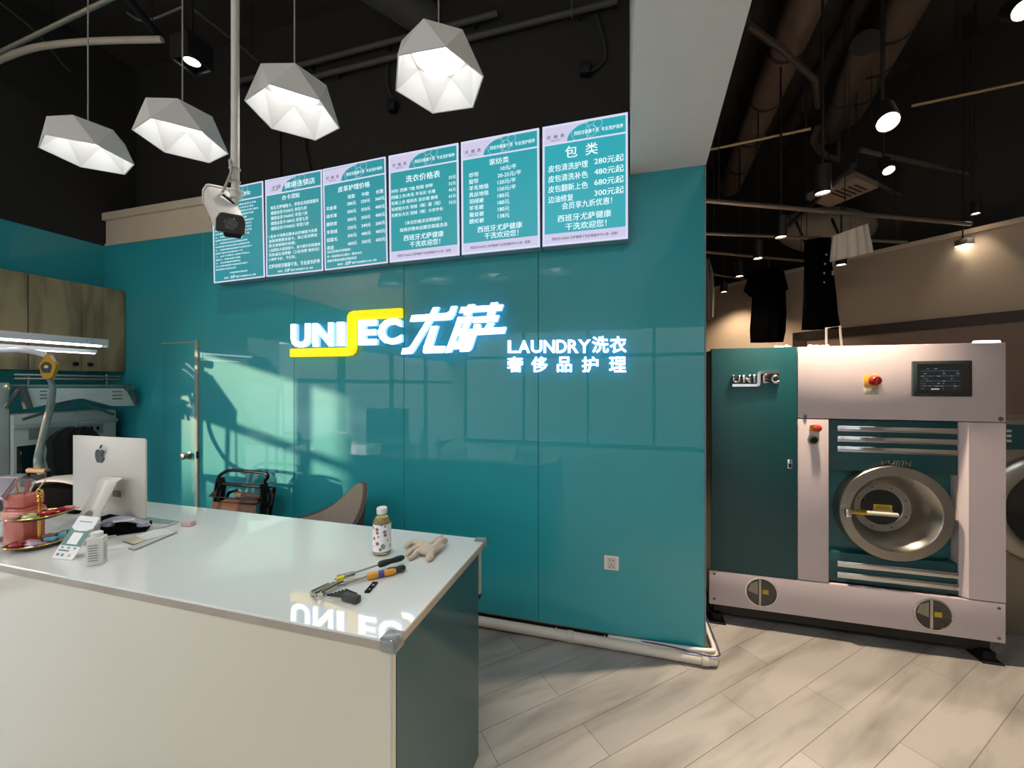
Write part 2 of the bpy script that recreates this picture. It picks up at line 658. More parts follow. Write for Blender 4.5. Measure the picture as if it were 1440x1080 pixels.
# diagonal wall of the machine room
S0 = atS(1005.6, 404.5, 7.03)
SW = 7.03
dv = Vector((-1, 1, 0)).normalized()
nv = Vector((1, 1, 0)).normalized()
def onB(t, z, off=0.0):
    q = Vector((SW / 2, SW / 2, 0)) + dv * t + nv * off
    return Vector((q.x, q.y, z))
WB = S0.z
b = B()
b.prism([onB(-2.6, 0), onB(6.6, 0), onB(6.6, 0, 0.5), onB(-2.6, 0, 0.5)], (0, 0, WB))
struct(b.build('wall_right_diagonal', M('taupe_wall', '#a99782', 0.75, var=0.03, scale=2)), 'beige diagonal wall behind the dry cleaning machine', 'wall')
b = B()
b.prism([onB(-2.6, WB, 0.35), onB(6.6, WB, 0.35), onB(6.6, WB, 0.6), onB(-2.6, WB, 0.6)], (0, 0, CZ - WB))
struct(b.build('wall_right_upper', black_paint), 'dark upper wall above the beige diagonal wall', 'wall')
b = B().prism([onB(-2.6, WB - 0.03, -0.012), onB(6.6, WB - 0.03, -0.012), onB(6.6, WB - 0.03, 0), onB(-2.6, WB - 0.03, 0)], (0, 0, 0.04))
struct(b.build('trim_5', M('taupe_trim', '#c4b29c', 0.7)), 'pale edge along the top of the diagonal wall', 'trim')
b = B().span((XR - 1.6, D + 0.27, 0), (XR - 1.5, 9.0, CZ))
struct(b.build('wall_left_machine_room', black_paint), 'dark wall hidden behind the partition', 'wall')
# framed panel on the diagonal wall
pa = atS(1115, 470, SW - 0.03)
pb = atS(1440, 437, SW - 0.03)
ztop = (pa.z + pb.z) / 2 + 0.01
ta = (pa - Vector((SW / 2, SW / 2, 0))).dot(dv)
b = B()
b.prism([onB(ta, ztop - 0.09, -0.03), onB(-2.55, ztop - 0.09, -0.03), onB(-2.55, ztop - 0.09, 0), onB(ta, ztop - 0.09, 0)], (0, 0, 0.09))
b.prism([onB(ta, 0.7, -0.03), onB(ta - 0.13, 0.7, -0.03), onB(ta - 0.13, 0.7, 0), onB(ta, 0.7, 0)], (0, 0, ztop - 0.7))
t_ = thing('wall_panel', onB(ta, 0.7), 'dark framed rosy beige panel on the diagonal wall behind the machine', 'panel')
b.build('frame', M('dark_brown_trim', '#2b211b', 0.4), t_)
b = B().prism([onB(ta - 0.13, 0.7, -0.012), onB(-2.55, 0.7, -0.012), onB(-2.55, 0.7, 0), onB(ta - 0.13, 0.7, 0)], (0, 0, ztop - 0.79))
b.build('board', M('rosy_board', '#8f7768', 0.6, var=0.03), t_)

# door in the main wall
xa, xc_ = atY(230, 500, D).x, atY(281, 500, D).x
zt = atY(255, 483.5, D).z
b = B().span((xa, D - 0.006, 0.08), (xc_ - 0.045, D + 0.012, zt), bev=0.002)
dr = struct(b.build('door_1', teal_glass), 'flush teal door in the glass wall', 'door')
b = B()
b.span((xc_ - 0.042, D - 0.012, 0.08), (xc_ - 0.008, D + 0.012, zt + 0.03))
b.span((xa - 0.02, D - 0.004, zt + 0.004), (xc_ - 0.04, D + 0.012, zt + 0.016))
b.build('door_frame', M('door_edge', '#8f9c92', 0.4, var=0.03), dr)
kp = atY(262, 641, D - 0.03)
b = B()
b.lathe([(0.033, 0.0), (0.033, 0.008), (0.014, 0.012), (0.012, 0.03), (0.027, 0.036), (0.03, 0.05), (0.024, 0.062), (0.008, 0.066)], (kp.x, D - 0.006, kp.z), (0, -1, 0), 24)
b.build('door_knob', steel, dr)
sp = atY(277.5, 640, D - 0.013)
B().box((sp.x, D - 0.014, sp.z), (0.02, 0.006, 0.06)).build('strike_plate', black_plast, dr)

# ================================================================== MENU BOARDS
YB = D - 0.085
brd_white = M('board_white', '#000000', 0.4, emit='#d9dcf5', es=1.0)
brd_text = M('board_lettering', '#000000', 0.5, emit='#e6f8ff', es=1.15)
brd_lav = M('board_lavender', '#000000', 0.5, emit='#cfcbe9', es=1.0)
brd_dark = M('board_grey_print', '#3d3a4a', 0.6)
brd_dim = M('board_frame_side', '#8fa3a8', 0.35, metal=0.5)
TEAL_B = ['#2f8f9a', '#32939c', '#3095a0', '#2c9aa2', '#2b9faa', '#2ba6b2']
pl = [(300.5, 399), (374, 390), (456, 381), (547, 370), (648, 359.3), (761.3, 347.7), (885, 336)]
bl = [atY(u, v, YB) for u, v in pl]
BH = 0.752
def board(i, label, fill, style):
    a, bb = bl[i], bl[i + 1]
    ex = (bb - a)
    gap = 0.006
    a = a + ex.normalized() * gap
    W = ex.length - 2 * gap
    ex.normalize()
    ez = Vector((-ex.z, 0, ex.x))
    ny = Vector((0, -1, 0))
    def P(x, z, off=0.0):
        return a + ex * x + ez * z + ny * off
    t = thing('menu_board', a, label, 'menu board', 'menu boards in a row above the lit sign')
    def rect(b, x0, z0, x1, z1, off, th=0.002):
        b.prism([P(x0, z0, off), P(x1, z0, off), P(x1, z1, off), P(x0, z1, off)], ny * -th)
    b = B()
    b.prism([P(0, 0), P(W, 0), P(W, BH), P(0, BH)], (0, 0.07, 0))
    b.build('light_box', brd_dim, t)
    fr = 0.012 if style == 'w' else 0.008
    b = B()
    rect(b, 0.003, 0.003, W - 0.003, 0.003 + fr, 0.006, 0.006)
    rect(b, 0.003, BH - 0.003 - fr, W - 0.003, BH - 0.003, 0.006, 0.006)
    rect(b, 0.003, 0.003, 0.003 + fr, BH - 0.003, 0.006, 0.006)
    rect(b, W - 0.003 - fr, 0.003, W - 0.003, BH - 0.003, 0.006, 0.006)
    hz = BH * 0.845
    rect(b, 0.003, hz - 0.008, W - 0.003, hz, 0.006, 0.006)
    b.build('frame_lines', brd_white, t)
    b = B()
    rect(b, 0.004, 0.004, W - 0.004, BH - 0.004, 0.002, 0.002)
    b.build('lit_panel', M('board_teal_%d' % i, '#000000', 0.35, emit=TEAL_B[i], es=1.0), t)
    lav = B()
    lav2 = B()
    hb = BH - 0.015
    arc = []
    if i > 0:
        x0, x1 = 0.3 * W, 0.55 * W
        n = 10
        for k in range(n + 1):
            q = k / n * PI / 2
            arc.append((x1 - (x1 - x0) * math.cos(q), hz + (hb - hz) * 0.95 * math.sin(q)))
        pts = [P(fr, hz, 0.004)] + [P(x, z, 0.004) for x, z in arc] + [P(x1, hb, 0.004), P(fr, hb, 0.004)]
        lav.prism(pts, (0, 0.001, 0))
    if style == 'w':
        rect(lav2, fr, fr, W - fr, 0.1 * BH, 0.004, 0.001)
    for bb_, nm_ in ((lav, 'header_field'), (lav2, 'footer_field')):
        if len(bb_.bm.verts):
            bb_.build(nm_, brd_lav, t)
        else:
            bb_.bm.free()
    cb = B()
    for (cx, cz, r) in ((0.46, 0.905, 0.055), (0.66, 0.95, 0.026), (0.58, 0.90, 0.034)):
        ring = [P(cx * W + r * math.cos(2 * PI * k / 24), cz * BH + r * math.sin(2 * PI * k / 24), 0.0045) for k in range(25)]
        cb.tube(ring, 0.0009, 4, cap=False)
    cb.build('circle_ornament', brd_white, t)
    def T(s, x, z, size, al='c', bold=0.008, b=None, sp=1.0, width=None, shear=0.0):
        q = B()
        line_text(q, s, P(x * W, z * BH, 0.005), ex, ez, size * BH, al, bold, width, sp, shear)
        q.build('dark_lettering' if b else 'lettering', brd_dark if b else brd_text, t, smooth=False, fix=False)
    fill(T, True, W)
    return t

def head(T, dk, W):
    T('价  格  表', 0.165, 0.885, 0.036, b=dk)
    T('PRICE  LIST', 0.165, 0.862, 0.016, b=dk)
    T('西班牙健康干洗  专业洗护保养', 0.665, 0.885, 0.036, width=0.56 * W)
def foot(T, dk, W):
    T('西班牙UNISEC尤萨健康干洗连锁服务中心统一监制', 0.5, 0.045, 0.027, b=dk, width=0.76 * W)
def foot2(T, W):
    T('西班牙', 0.26, 0.035, 0.022)
    T('尤萨', 0.385, 0.033, 0.036, shear=0.3, bold=0.012)
    T('健康干洗连锁服务中心统一监制', 0.64, 0.035, 0.022, width=0.38 * W)
def welcome(T, z1, z2, s=0.072):
    T('西班牙尤萨健康', 0.5, z1, s)
    T('干洗欢迎您！', 0.52, z2, s)

def f6(T, dk, W):
    head(T, dk, W); foot(T, dk, W)
    T('包  类', 0.47, 0.715, 0.105, bold=0.012)
    for k, (a, p_) in enumerate((('皮包清洗护理', '280元起'), ('皮包清洗补色', '480元起'), ('皮包翻新上色', '680元起'), ('边油修复', '300元起'))):
        T(a, 0.075, 0.615 - k * 0.085, 0.062, 'l', width=(0.47 if k < 3 else 0.30) * W)
        T(p_, 0.62, 0.625 - k * 0.085, 0.062, 'l', width=0.33 * W)
    T('会员享九折优惠！', 0.53, 0.295, 0.062, width=0.58 * W)
    welcome(T, 0.195, 0.122, 0.062)
def f5(T, dk, W):
    head(T, dk, W); foot(T, dk, W)
    T('家纺类', 0.5, 0.755, 0.06)
    L = [('纱帘', '10元/平'), ('窗帘', '20-25元/平'), ('羊毛地毯', '120元/平'), ('真丝地毯', '150元/平'), ('羽绒被', '180元'), ('羊毛被', '180元'), ('蚕丝被', '180元'), ('腈纶被', '138元')]
    for k, (a, p_) in enumerate(L):
        T(a, 0.11, 0.675 - k * 0.058, 0.046, 'l')
        T(p_, 0.48 if k else 0.52, 0.692 - k * 0.058, 0.046, 'l')
    welcome(T, 0.185, 0.122, 0.058)
def f4(T, dk, W):
    head(T, dk, W); foot(T, dk, W)
    T('洗衣价格表', 0.5, 0.725, 0.07)
    L = [('衬衫 西裤 T恤 短裙 领带', '25元'), ('西服上衣/夹克 羊毛衫 长裙', '32元'), ('毛呢上衣 短风衣 连衣裙 旗袍', '45元'), ('毛呢短大衣 羽绒（棉）服（短）', '65元'), ('毛呢长大衣 羽绒（棉）大衣中长', '75元')]
    for k, (a, p_) in enumerate(L):
        T(a, 0.04, 0.645 - k * 0.056, 0.037, 'l', width=(0.60 + 0.035 * k) * W)
        T(p_, 0.96, 0.69 - k * 0.056, 0.037, 'r')
    T('（未见价格详见明细表）', 0.5, 0.335, 0.038)
    T('高档衣物本店建议保值洗涤', 0.5, 0.275, 0.04)
    welcome(T, 0.19, 0.125, 0.058)
def f3(T, dk, W):
    head(T, dk, W); foot2(T, W)
    T('皮革护理价格', 0.5, 0.745, 0.06)
    for x, s in ((0.46, '短款'), (0.68, '中款'), (0.90, '长款')):
        T(s, x, 0.665, 0.042)
    L = [('羊皮革', 280, 320, 360), ('绵羊革', 300, 350, 400), ('磨砂皮', 300, 350, 400), ('羊剪绒', 220, 240, 260), ('貂狐毛', 350, 400, 450), ('裘皮', 450, 550, 650)]
    for k, r in enumerate(L):
        T(r[0], 0.05, 0.585 - k * 0.077, 0.042, 'l')
        for x, s in ((0.46, r[1]), (0.68, r[2]), (0.90, r[3])):
            T('%d元' % s, x, 0.60 - k * 0.077, 0.042)
    T('（未见价格详见明细表）', 0.05, 0.165, 0.028, 'l')
    T('多一色加收20元,超长一厘米20元', 0.05, 0.12, 0.028, 'l')
    T('高档衣物本店建议保值洗涤', 0.05, 0.078, 0.028, 'l')
def f2(T, dk, W):
    foot2(T, W)
    T('尤萨', 0.2, 0.875, 0.06, b=dk, shear=0.3, bold=0.0)
    T('健康连锁店', 0.62, 0.88, 0.066, width=0.52 * W)
    T('办卡须知', 0.46, 0.765, 0.055)
    L = ['购买尤萨储值卡，享受会员超值服务', '储值会员卡200元 享受九折', '储值会员卡600元 享受八折', '储值会员卡1000元 享受七折', '储值会员卡3000元 享受六折']
    for k, s in enumerate(L):
        T(s, 0.1, 0.685 - k * 0.053, 0.04, 'l', width=(0.84 if k == 0 else 0.63 + 0.01 * k) * W)
    L = ['1.若本卡消费后期未达的储值卡优惠', '   者需续费要求退卡，则之前消费优', '   惠无效按原价处理。', '2.如因店方原因退卡，退卡额为实际剩余', '   实际减去消费额（之前消费 按折扣）', '3.单件卡价，不打折。']
    for k, s in enumerate(L):
        T(s, 0.06, 0.395 - k * 0.047, 0.036, 'l', width=(0.85, 0.85, 0.48, 0.9, 0.88, 0.48)[k] * W)
    T('尤萨西班牙健康干洗，专业皮衣护养', 0.5, 0.085, 0.045, width=0.9 * W)
def f1(T, dk, W):
    foot2(T, W)
    T('顾客须知', 0.62, 0.885, 0.045, 'c', sp=1.1)
    L = ['一、顾客送洗衣物时请当面检查清点衣物', '并在取衣凭证上签字确认以免发生误会', '二、本店按照国家洗染业管理办法进行服务', '洗涤前请取出口袋内的贵重物品和现金', '如有遗失本店概不负责敬请谅解', '三、衣物因面料老化等原因造成的损坏', '本店将及时通知顾客并协商处理方法', '四、凭单取衣请妥善保管好取衣凭证', '如有遗失请及时到本店办理挂失手续', '五、衣物洗好后请在三十日内取走', '逾期将收取适当的保管费用', '六、特殊面料及饰品请提前说明', '未说明者所造成的损失由顾客承担', '七、衣物的赔偿标准按行业规定执行', '最高不超过洗涤费用的十倍', '八、会员卡仅限本人使用不得转让', '储值卡一经售出概不退换', '九、本店保留最终解释权', '以上条款请顾客仔细阅读并遵守', '谢谢您的光临和支持']
    for k, s in enumerate(L):
        T(s, 0.05, 0.79 - k * 0.0345, 0.019, 'l', width=min(0.9, 0.045 * len(s)) * W)
    T('本店服务热线欢迎来电咨询', 0.5, 0.085, 0.02, 'c')
board(0, 'narrow teal lit board of dense small notice lines behind the security camera', f1, 'n')
board(1, 'teal lit board of membership card terms headed by five large characters', f2, 'n')
board(2, 'teal lit leather care board with three columns of prices', f3, 'n')
board(3, 'teal lit laundry board with five garment lines and pale footer', f4, 'w')
board(4, 'teal lit home textile board with eight price lines', f5, 'w')
board(5, 'teal lit bag care board beside the white soffit', f6, 'w')

# ================================================================== LIT SIGN
YS = D - 0.045
neon = M('lit_white_acrylic', '#ffffff', 0.4, emit='#ffffff', es=3.6)
neon_y = M('lit_yellow_acrylic', '#ffd400', 0.35, emit='#ffd000', es=1.05)
halo = M('lit_letter_side', '#7f9fb8', 0.4, emit='#8fc4ff', es=1.4)
ext = Vector((0, 0.03, 0))
def wp(u, v): return atY(u, v, YS)
sg = thing('illuminated_sign', wp(408, 502), 'large lit white letters and characters with a yellow swash on the teal wall', 'sign')
def letter(parent, s, u0, u1, v0, v1, v0b=None, v1b=None, bold=0.0, name='letter', mats=(neon, halo), shear=0.0):
    """v0 top-left, v1 bottom-left; right ends via v0b and v1b"""
    p00 = wp(u0, v1)
    p10 = wp(u1, v1b if v1b is not None else v1)
    p01 = wp(u0, v0)
    p10.z = p10.z
    b = B()
    fit_text(b, s, p00, p10, p01, bold, shear)
    b.build(name, mats[0], parent, smooth=False, fix=False)
    b = B()
    q = Vector((0, 0.0006, 0))
    fit_text(b, s, p00 + q, p10 + q, p01 + q, bold, shear, ext)
    b.build('letter_side', mats[1], parent, smooth=False)
for s, u0, u1, v0, v1, v1b, bd in (('U', 408.7, 436.3, 456, 489, 488, 0.045), ('N', 439.8, 468.5, 454.5, 487.6, 486.8, 0.045), ('I', 473.3, 484, 453, 486.6, 486.4, 0.045),
                                   ('E', 503.7, 529.6, 450.6, 485.4, 484.8, 0.045), ('C', 531.5, 564.6, 448.6, 485, 483.8, 0.045)):
    letter(sg, s, u0, u1, v0, v1, None, v1b, bd)
sw = [(408.3, 490.6), (486, 488.6), (488.3, 486), (488.3, 450), (488.8, 444), (491.5, 439.6), (497, 437.3), (563.9, 433.3), (563.9, 446.4), (502, 449), (499.6, 450.3), (499, 453), (499, 489), (497, 495.5), (492.5, 499.5), (486, 500.6), (408.3, 501.9)]
b = B().prism([wp(u, v) + Vector((0, -0.004, 0)) for u, v in sw], ext * 1.1)
b.build('swash', neon_y, sg, smooth=False)
ch = {
 'character': [
  [(215, 210), (655, 180), (690, 158), (715, 97), (785, 90), (752, 200), (715, 256), (670, 268), (190, 290)],
  [(485, 110), (560, 107), (500, 235), (230, 672), (205, 698), (80, 703), (102, 627), (175, 620), (215, 575), (395, 285), (440, 200)],
  [(460, 347), (550, 343), (470, 603), (640, 598), (615, 683), (375, 692), (357, 675), (365, 610)]],
 'character_right': [
  [(842, 106), (1372, 72), (1345, 148), (815, 180)],
  [(930, 75), (1015, 70), (960, 205), (870, 208)],
  [(1220, 50), (1305, 45), (1255, 212), (1165, 214)],
  [(998, 232), (1320, 208), (1290, 290), (985, 305)],
  [(1003, 325), (1080, 321), (1082, 385), (992, 388)],
  [(1170, 312), (1260, 307), (1215, 380), (1130, 385)],
  [(975, 384), (1410, 358), (1385, 440), (965, 462)],
  [(945, 384), (1050, 380), (975, 618), (950, 655), (925, 668), (820, 672), (838, 608), (872, 590)],
  [(805, 230), (875, 227), (710, 680), (635, 685)],
  [(800, 232), (985, 224), (957, 300), (775, 308)],
  [(905, 228), (985, 224), (905, 422), (835, 424)],
  [(750, 385), (905, 382), (885, 462), (720, 470)],
  [(842, 428), (920, 424), (862, 585), (835, 635), (760, 638)],
  [(690, 552), (860, 545), (835, 632), (660, 645)]],
}
for nm, strokes in ch.items():
    b, b2 = B(), B()
    for st in strokes:
        q = [wp(555 + x / 9, 420 + y / 9) for x, y in st]
        b.poly(q)
        b2.prism([p_ + Vector((0, 0.0008, 0)) for p_ in q], ext)
    bmesh.ops.recalc_face_normals(b.bm, faces=b.bm.faces)
    for f_ in b.bm.faces:
        if f_.normal.y > 0:
            f_.normal_flip()
    b.build('character', neon, sg, smooth=False, fix=False)
    b2.build('character_side', halo, sg, smooth=False)
YS = D - 0.03
ext = Vector((0, 0.02, 0))
neon2 = M('lit_small_letters', '#ffffff', 0.4, emit='#f4fbff', es=3.0)
sg2 = thing('laundry_sign', wp(714, 523), 'smaller lit white two line lettering right of the large sign', 'sign')
us = [(714, 727.5), (728.5, 745), (746.5, 762.5), (764.5, 780), (782, 797), (798.5, 813.5), (813, 830.5)]
for s, (u0, u1) in zip('LAUNDRY', us):
    vt = 478.8 - (u0 - 714) * 0.012
    letter(sg2, s, u0, u1, vt, 496.3, None, 496.2, 0.02, mats=(neon2, halo))
for s, u0, u1 in (('洗', 833, 855.5), ('衣', 858, 880.5)):
    letter(sg2, s, u0, u1, 473.5, 495.8, None, 495.6, 0.022, mats=(neon2, halo))
for s, u0, u1 in (('奢', 713.5, 735), ('侈', 747.5, 769.5), ('品', 783.5, 803.5), ('护', 818.5, 841), ('理', 857, 880)):
    letter(sg2, s, u0, u1, 502, 523, None, 523, 0.02, mats=(neon2, halo))

# outlet
c_ = atY(860, 791, D)
ot = thing('wall_socket', (c_.x, D, c_.z), 'white double wall socket low on the teal wall', 'socket')
B().box((c_.x, D - 0.005, c_.z), (0.088, 0.01, 0.088), bev=0.003).build('plate', white_plast, ot)
b = B().box((c_.x, D - 0.0115, c_.z), (0.05, 0.004, 0.066), bev=0.001)
b.build('insert', M('socket_insert', '#cfccc4', 0.4), ot)
b = B()
for dx, dz in ((-0.009, 0.02), (0.009, 0.02), (0, -0.01), (-0.011, -0.024), (0.011, -0.024)):
    b.box((c_.x + dx, D - 0.0138, c_.z + dz), (0.004, 0.002, 0.009))
b.build('slots', black_plast, ot)
# ================================================================== WALL CABINETS
oak = wood_mat('weathered_oak', '#a8956f', '#74634a', (9, 9, 1.6), 0.55)
xf = atY(176.5, 450, D).x
def cabY(u): r = ray(u, 500); return xf * r.y / r.x
zt, zb = atX(90, 394, xf).z, atX(90, 521, xf).z
y1, ym, y2 = D - 0.003, cabY(115), cabY(40)
def cabinet(ya, yb_, ymid, label, knobs):
    t = thing('wall_cabinet', (xf, ya, zb), label, 'cabinet', 'wooden wall cabinets on the side wall')
    B().span((XL + 0.002, ya + 0.002, zb), (xf - 0.02, yb_ - 0.002, zt)).build('carcass', oak, t)
    for a, c, k in ((ya + 0.003, ymid - 0.0015, 1), (ymid + 0.0015, yb_ - 0.001, -1)):
        d = B().span((xf - 0.018, a, zb), (xf, c, zt), bev=0.001, seg=1).build('door', oak, t)
        ky = (c - 0.045) if k == 1 else (a + 0.045)
        B().lathe([(0.012, 0), (0.009, 0.006), (0.009, 0.014), (0.018, 0.02), (0.017, 0.028), (0.006, 0.03)], (xf, ky, zb + 0.055), (1, 0, 0), 18).build('knob', black_plast, d)
    return t
cabinet(y2, y1, ym, 'wooden wall cabinet touching the corner, with two dark knobs', True)
cabinet(y2 - (y1 - y2) - 0.004, y2 - 0.002, y2 - (y1 - y2) / 2, 'wooden wall cabinet cut by the left edge of the photo', True)

# ================================================================== TUBE LIGHT over the ironing area
tube_white = M('tube_white_metal', '#d9d9dd', 0.35)
glow = M('tube_glow', '#ffffff', 0.4, emit='#f2f6ff', es=4.0)
px = atX(150, 484, -4.0)
xt, ye = px.x, px.y
t = thing('tube_light', (xt, ye, px.z), 'long white tube lamp with glowing underside in front of the wooden cabinets', 'lamp')
b = B().span((xt - 0.045, 1.58, px.z - 0.012), (xt + 0.005, ye, px.z + 0.038), bev=0.004)
b.build('housing', tube_white, t)
b = B().span((xt - 0.04, 1.59, px.z - 0.026), (xt + 0.003, ye - 0.03, px.z - 0.0125), bev=0.004)
b.build('diffuser', glow, t)
b = B().span((xt - 0.046, ye - 0.001, px.z - 0.026), (xt + 0.006, ye + 0.012, px.z + 0.039), bev=0.003)
b.build('end_cap', M('pale_green_cap', '#b9c9be', 0.4), t)
B().tube([(xt - 0.04, 1.6, px.z + 0.015), (XL + 0.001, 1.6, px.z + 0.015)], 0.014, 12).build('wall_bracket', tube_white, t)
hp = atX(126, 483, -4.0)
hs = []
for k in range(24):
    a = 2 * PI * k / 24
    hs.append((0.0016 * 16 * math.sin(a) ** 3, 0.0016 * (13 * math.cos(a) - 5 * math.cos(2 * a) - 2 * math.cos(3 * a) - math.cos(4 * a))))
b = B().prism([(xt + 0.012, hp.y + y * -1 * 0.9, px.z + 0.012 + z) for y, z in hs], (0.006, 0, 0))
tg = tag(b.build('heart_tag', M('lilac_tag', '#c9c8ea', 0.5)), 'pale lilac heart shaped tag clipped on the long tube lamp', 'tag')
# second thinner tube behind
p2 = atX(137, 496, -4.1)
t = thing('strip_light', (p2.x, p2.y, p2.z), 'thinner white strip lamp just below and behind the long tube lamp', 'lamp')
B().span((p2.x - 0.03, 1.62, p2.z - 0.004), (p2.x, p2.y, p2.z + 0.022), bev=0.003).build('housing', tube_white, t)
B().span((p2.x - 0.026, 1.63, p2.z - 0.012), (p2.x - 0.004, p2.y - 0.01, p2.z - 0.0045), bev=0.002).build('diffuser', glow, t)
B().tube([(p2.x - 0.03, 1.64, p2.z + 0.01), (XL + 0.001, 1.64, p2.z + 0.01)], 0.012, 12).build('wall_bracket', tube_white, t)

# boom arm with spring balancer and hose
KD = 1.05
bp = [atD(-14, 490, 2.56 * KD), atD(0, 492.5, 2.58 * KD), atD(25, 492, 2.6 * KD), atD(48, 495, 2.64 * KD), atD(64, 499.5, 2.67 * KD)]
post = atD(-45, 489, 2.5 * KD)
t = thing('boom_arm', (post.x, post.y, 0), 'white bent tube arm carrying the yellow balancer', 'arm')
b = B().tube([(post.x, post.y, 0.02), (post.x, post.y, post.z - 0.05), post + Vector((0.02, 0, 0))] + bp, 0.018, 12, smooth=6)
b.lathe([(0.17, 0), (0.17, 0.014), (0.02, 0.03)], (post.x, post.y, 0.0), (0, 0, 1), 24)
b.build('arm_tube', tube_white, t)
be = bp[-1]
b = B().tube([be + Vector((0.012, 0, 0.016)), be + Vector((0.02, 0, 0.008)), be + Vector((0.018, 0, -0.012))], 0.004, 8)
b.build('hook', chrome, t)
cb_ = atD(67.5, 516, 2.66 * KD)
RM = Matrix(((math.cos(TH), 0, -math.sin(TH)), (math.sin(TH), 0, math.cos(TH)), (0, 1, 0)))   # x right, y up, z away in view
def VP_(c, x, y, z=0.0):
    return c + Vector((math.cos(TH), math.sin(TH), 0)) * x + Vector((0, 0, 1)) * y + Vector((-math.sin(TH), math.cos(TH), 0)) * z
bz = (cb_ - EYE); bz.z = 0; bz.normalize()
bz = Matrix.Rotation(math.radians(-8), 3, 'Z') @ bz
bx = Vector((bz.y, -bz.x, 0))
def BF_(c, x, y, z=0.0): return c + bx * (x * 0.86) + Vector((0, 0, 1)) * y + bz * z
t = thing('spring_balancer', cb_, 'yellow spring balancer hanging from the white bent arm', 'balancer')
yel = M('yellow_enamel', '#d8960c', 0.35, var=0.05)
hexo = [(x * 0.9, y * 1.12) for x, y in [(-0.010, 0.075), (0.012, 0.075), (0.026, 0.048), (0.047, 0.022), (0.05, -0.005), (0.03, -0.058), (0.018, -0.07), (-0.022, -0.07), (-0.032, -0.06), (-0.046, -0.005), (-0.042, 0.018), (-0.02, 0.05)]]
b = B().prism([BF_(cb_, x, y, -0.03) for x, y in hexo], BF_(Vector(), 0.012, 0, 0.06))
b.build('body', yel, t)
hexi = [(-0.012, 0.034), (0.010, 0.034), (0.028, 0.012), (0.028, -0.01), (0.018, -0.042), (-0.02, -0.042), (-0.032, -0.01), (-0.03, 0.012)]
b = B().prism([BF_(cb_, x - 0.003, y, -0.033) for x, y in hexi], BF_(Vector(), 0, 0, 0.003))
b.build('face_plate', M('slate_plate', '#2f4a52', 0.4), t)
b = B().lathe([(0.011, 0), (0.009, 0.004)], BF_(cb_, -0.004, 0.0, -0.033), tuple(-bz), 20)
b.build('hub', M('pale_yellow', '#dcc98a', 0.4), t)
B().tube([BF_(cb_, 0.004, 0.07, 0), BF_(cb_, 0.006, 0.085, 0), BF_(cb_, -0.004, 0.092, 0)], 0.004, 8).build('hanging_eye', chrome, t)
hp_ = [(69, 532, 2.67), (74, 545, 2.68), (72, 566, 2.68), (66, 590, 2.68), (60, 615, 2.66), (54, 640, 2.62), (54, 655, 2.58), (60, 666, 2.53), (70, 676, 2.48), (78, 689, 2.44)]
b = B().tube([atD(q[0], q[1], q[2] * (1 + (KD - 1) * min(1, max(0, (690 - q[1]) / 120)))) for q in hp_], [0.015, 0.018, 0.02, 0.02, 0.019, 0.02, 0.022, 0.022, 0.02, 0.019], 12, smooth=5)
tag(b.build('steam_hose', M('grey_sleeve', '#6d7a77', 0.35, var=0.15, scale=20, bump=0.5)), 'silvery grey hose hanging below the yellow balancer', 'hose')

# ================================================================== FORM FINISHER (press) on the side wall
XF = -4.37
fin_grey = M('finisher_grey', '#a9b3ae', 0.45, var=0.03)
fin_light = M('finisher_light', '#bcc6c2', 0.4, var=0.02)
fin_dark = M('finisher_dark', '#43504e', 0.4)
t = thing('garment_press', (XF, atX(90, 600, XF).y, 0), 'pale grey garment pressing machine under the wooden cabinets', 'press')
def FP(u, v, x=XF): return atX(u, v, x)
yl_, yr_ = FP(18, 600).y, FP(164, 600).y
zt_ = FP(160, 576).z
B().span((XL + 0.005, yl_, 0.0), (XF, yr_, zt_), bev=0.012).build('body', fin_light, t)
B().span((XL + 0.005, FP(2, 600).y, 0.0), (XF - 0.03, yl_ - 0.002, FP(10, 538).z), bev=0.008).build('side_column', fin_grey, t)
z1 = FP(90, 593).z
B().span((XF + 0.0005, yl_ + 0.002, z1 - 0.03), (XF + 0.014, yr_ + 0.004, z1), bev=0.003).build('ledge', fin_grey, t)
pn = B().span((XF + 0.0005, FP(40, 600).y, FP(90, 614).z), (XF + 0.005, FP(145, 600).y, FP(90, 600).z), bev=0.001, seg=1).build('control_strip', M('strip_grey', '#7c8683', 0.4), t)
for u in (128, 137):
    q = FP(u, 602)
    B().box((XF + 0.007, q.y, q.z), (0.004, 0.02, 0.03), bev=0.001).build('button', black_plast, pn)
B().span((XF + 0.0005, FP(23, 640).y, 0.75), (XF + 0.007, FP(60, 640).y, FP(40, 626).z), bev=0.002).build('dark_window', M('finisher_glass', '#0c2a30', 0.08, coat=1.0), t)
XH = -4.17
hood = [(31, 546), (176, 546), (190, 570.5), (160, 571), (118, 560), (106, 561), (42, 574)]
hd = B().prism([FP(u, v, XH) for u, v in hood], (-0.05, 0, 0.0)).build('hood', fin_light, t)
for u0, u1, vs in ((56, 66, (551, 556, 561)), (158, 172, (551.5, 556.5, 561.5))):
    for v in vs:
        p0, p1 = FP(u0, v, XH), FP(u1, v, XH)
        B().span((XH + 0.0005, p0.y, p0.z), (XH + 0.003, p1.y, p0.z + 0.007)).build('vent_slot', fin_dark, hd)
B().span((XH - 0.045, FP(10, 540, XH).y, FP(100, 545, XH).z), (XH - 0.005, FP(190, 540, XH).y, FP(100, 541, XH).z), bev=0.003).build('hinge_bar', M('green_grey_metal', '#6f8a80', 0.4, metal=0.4), t)
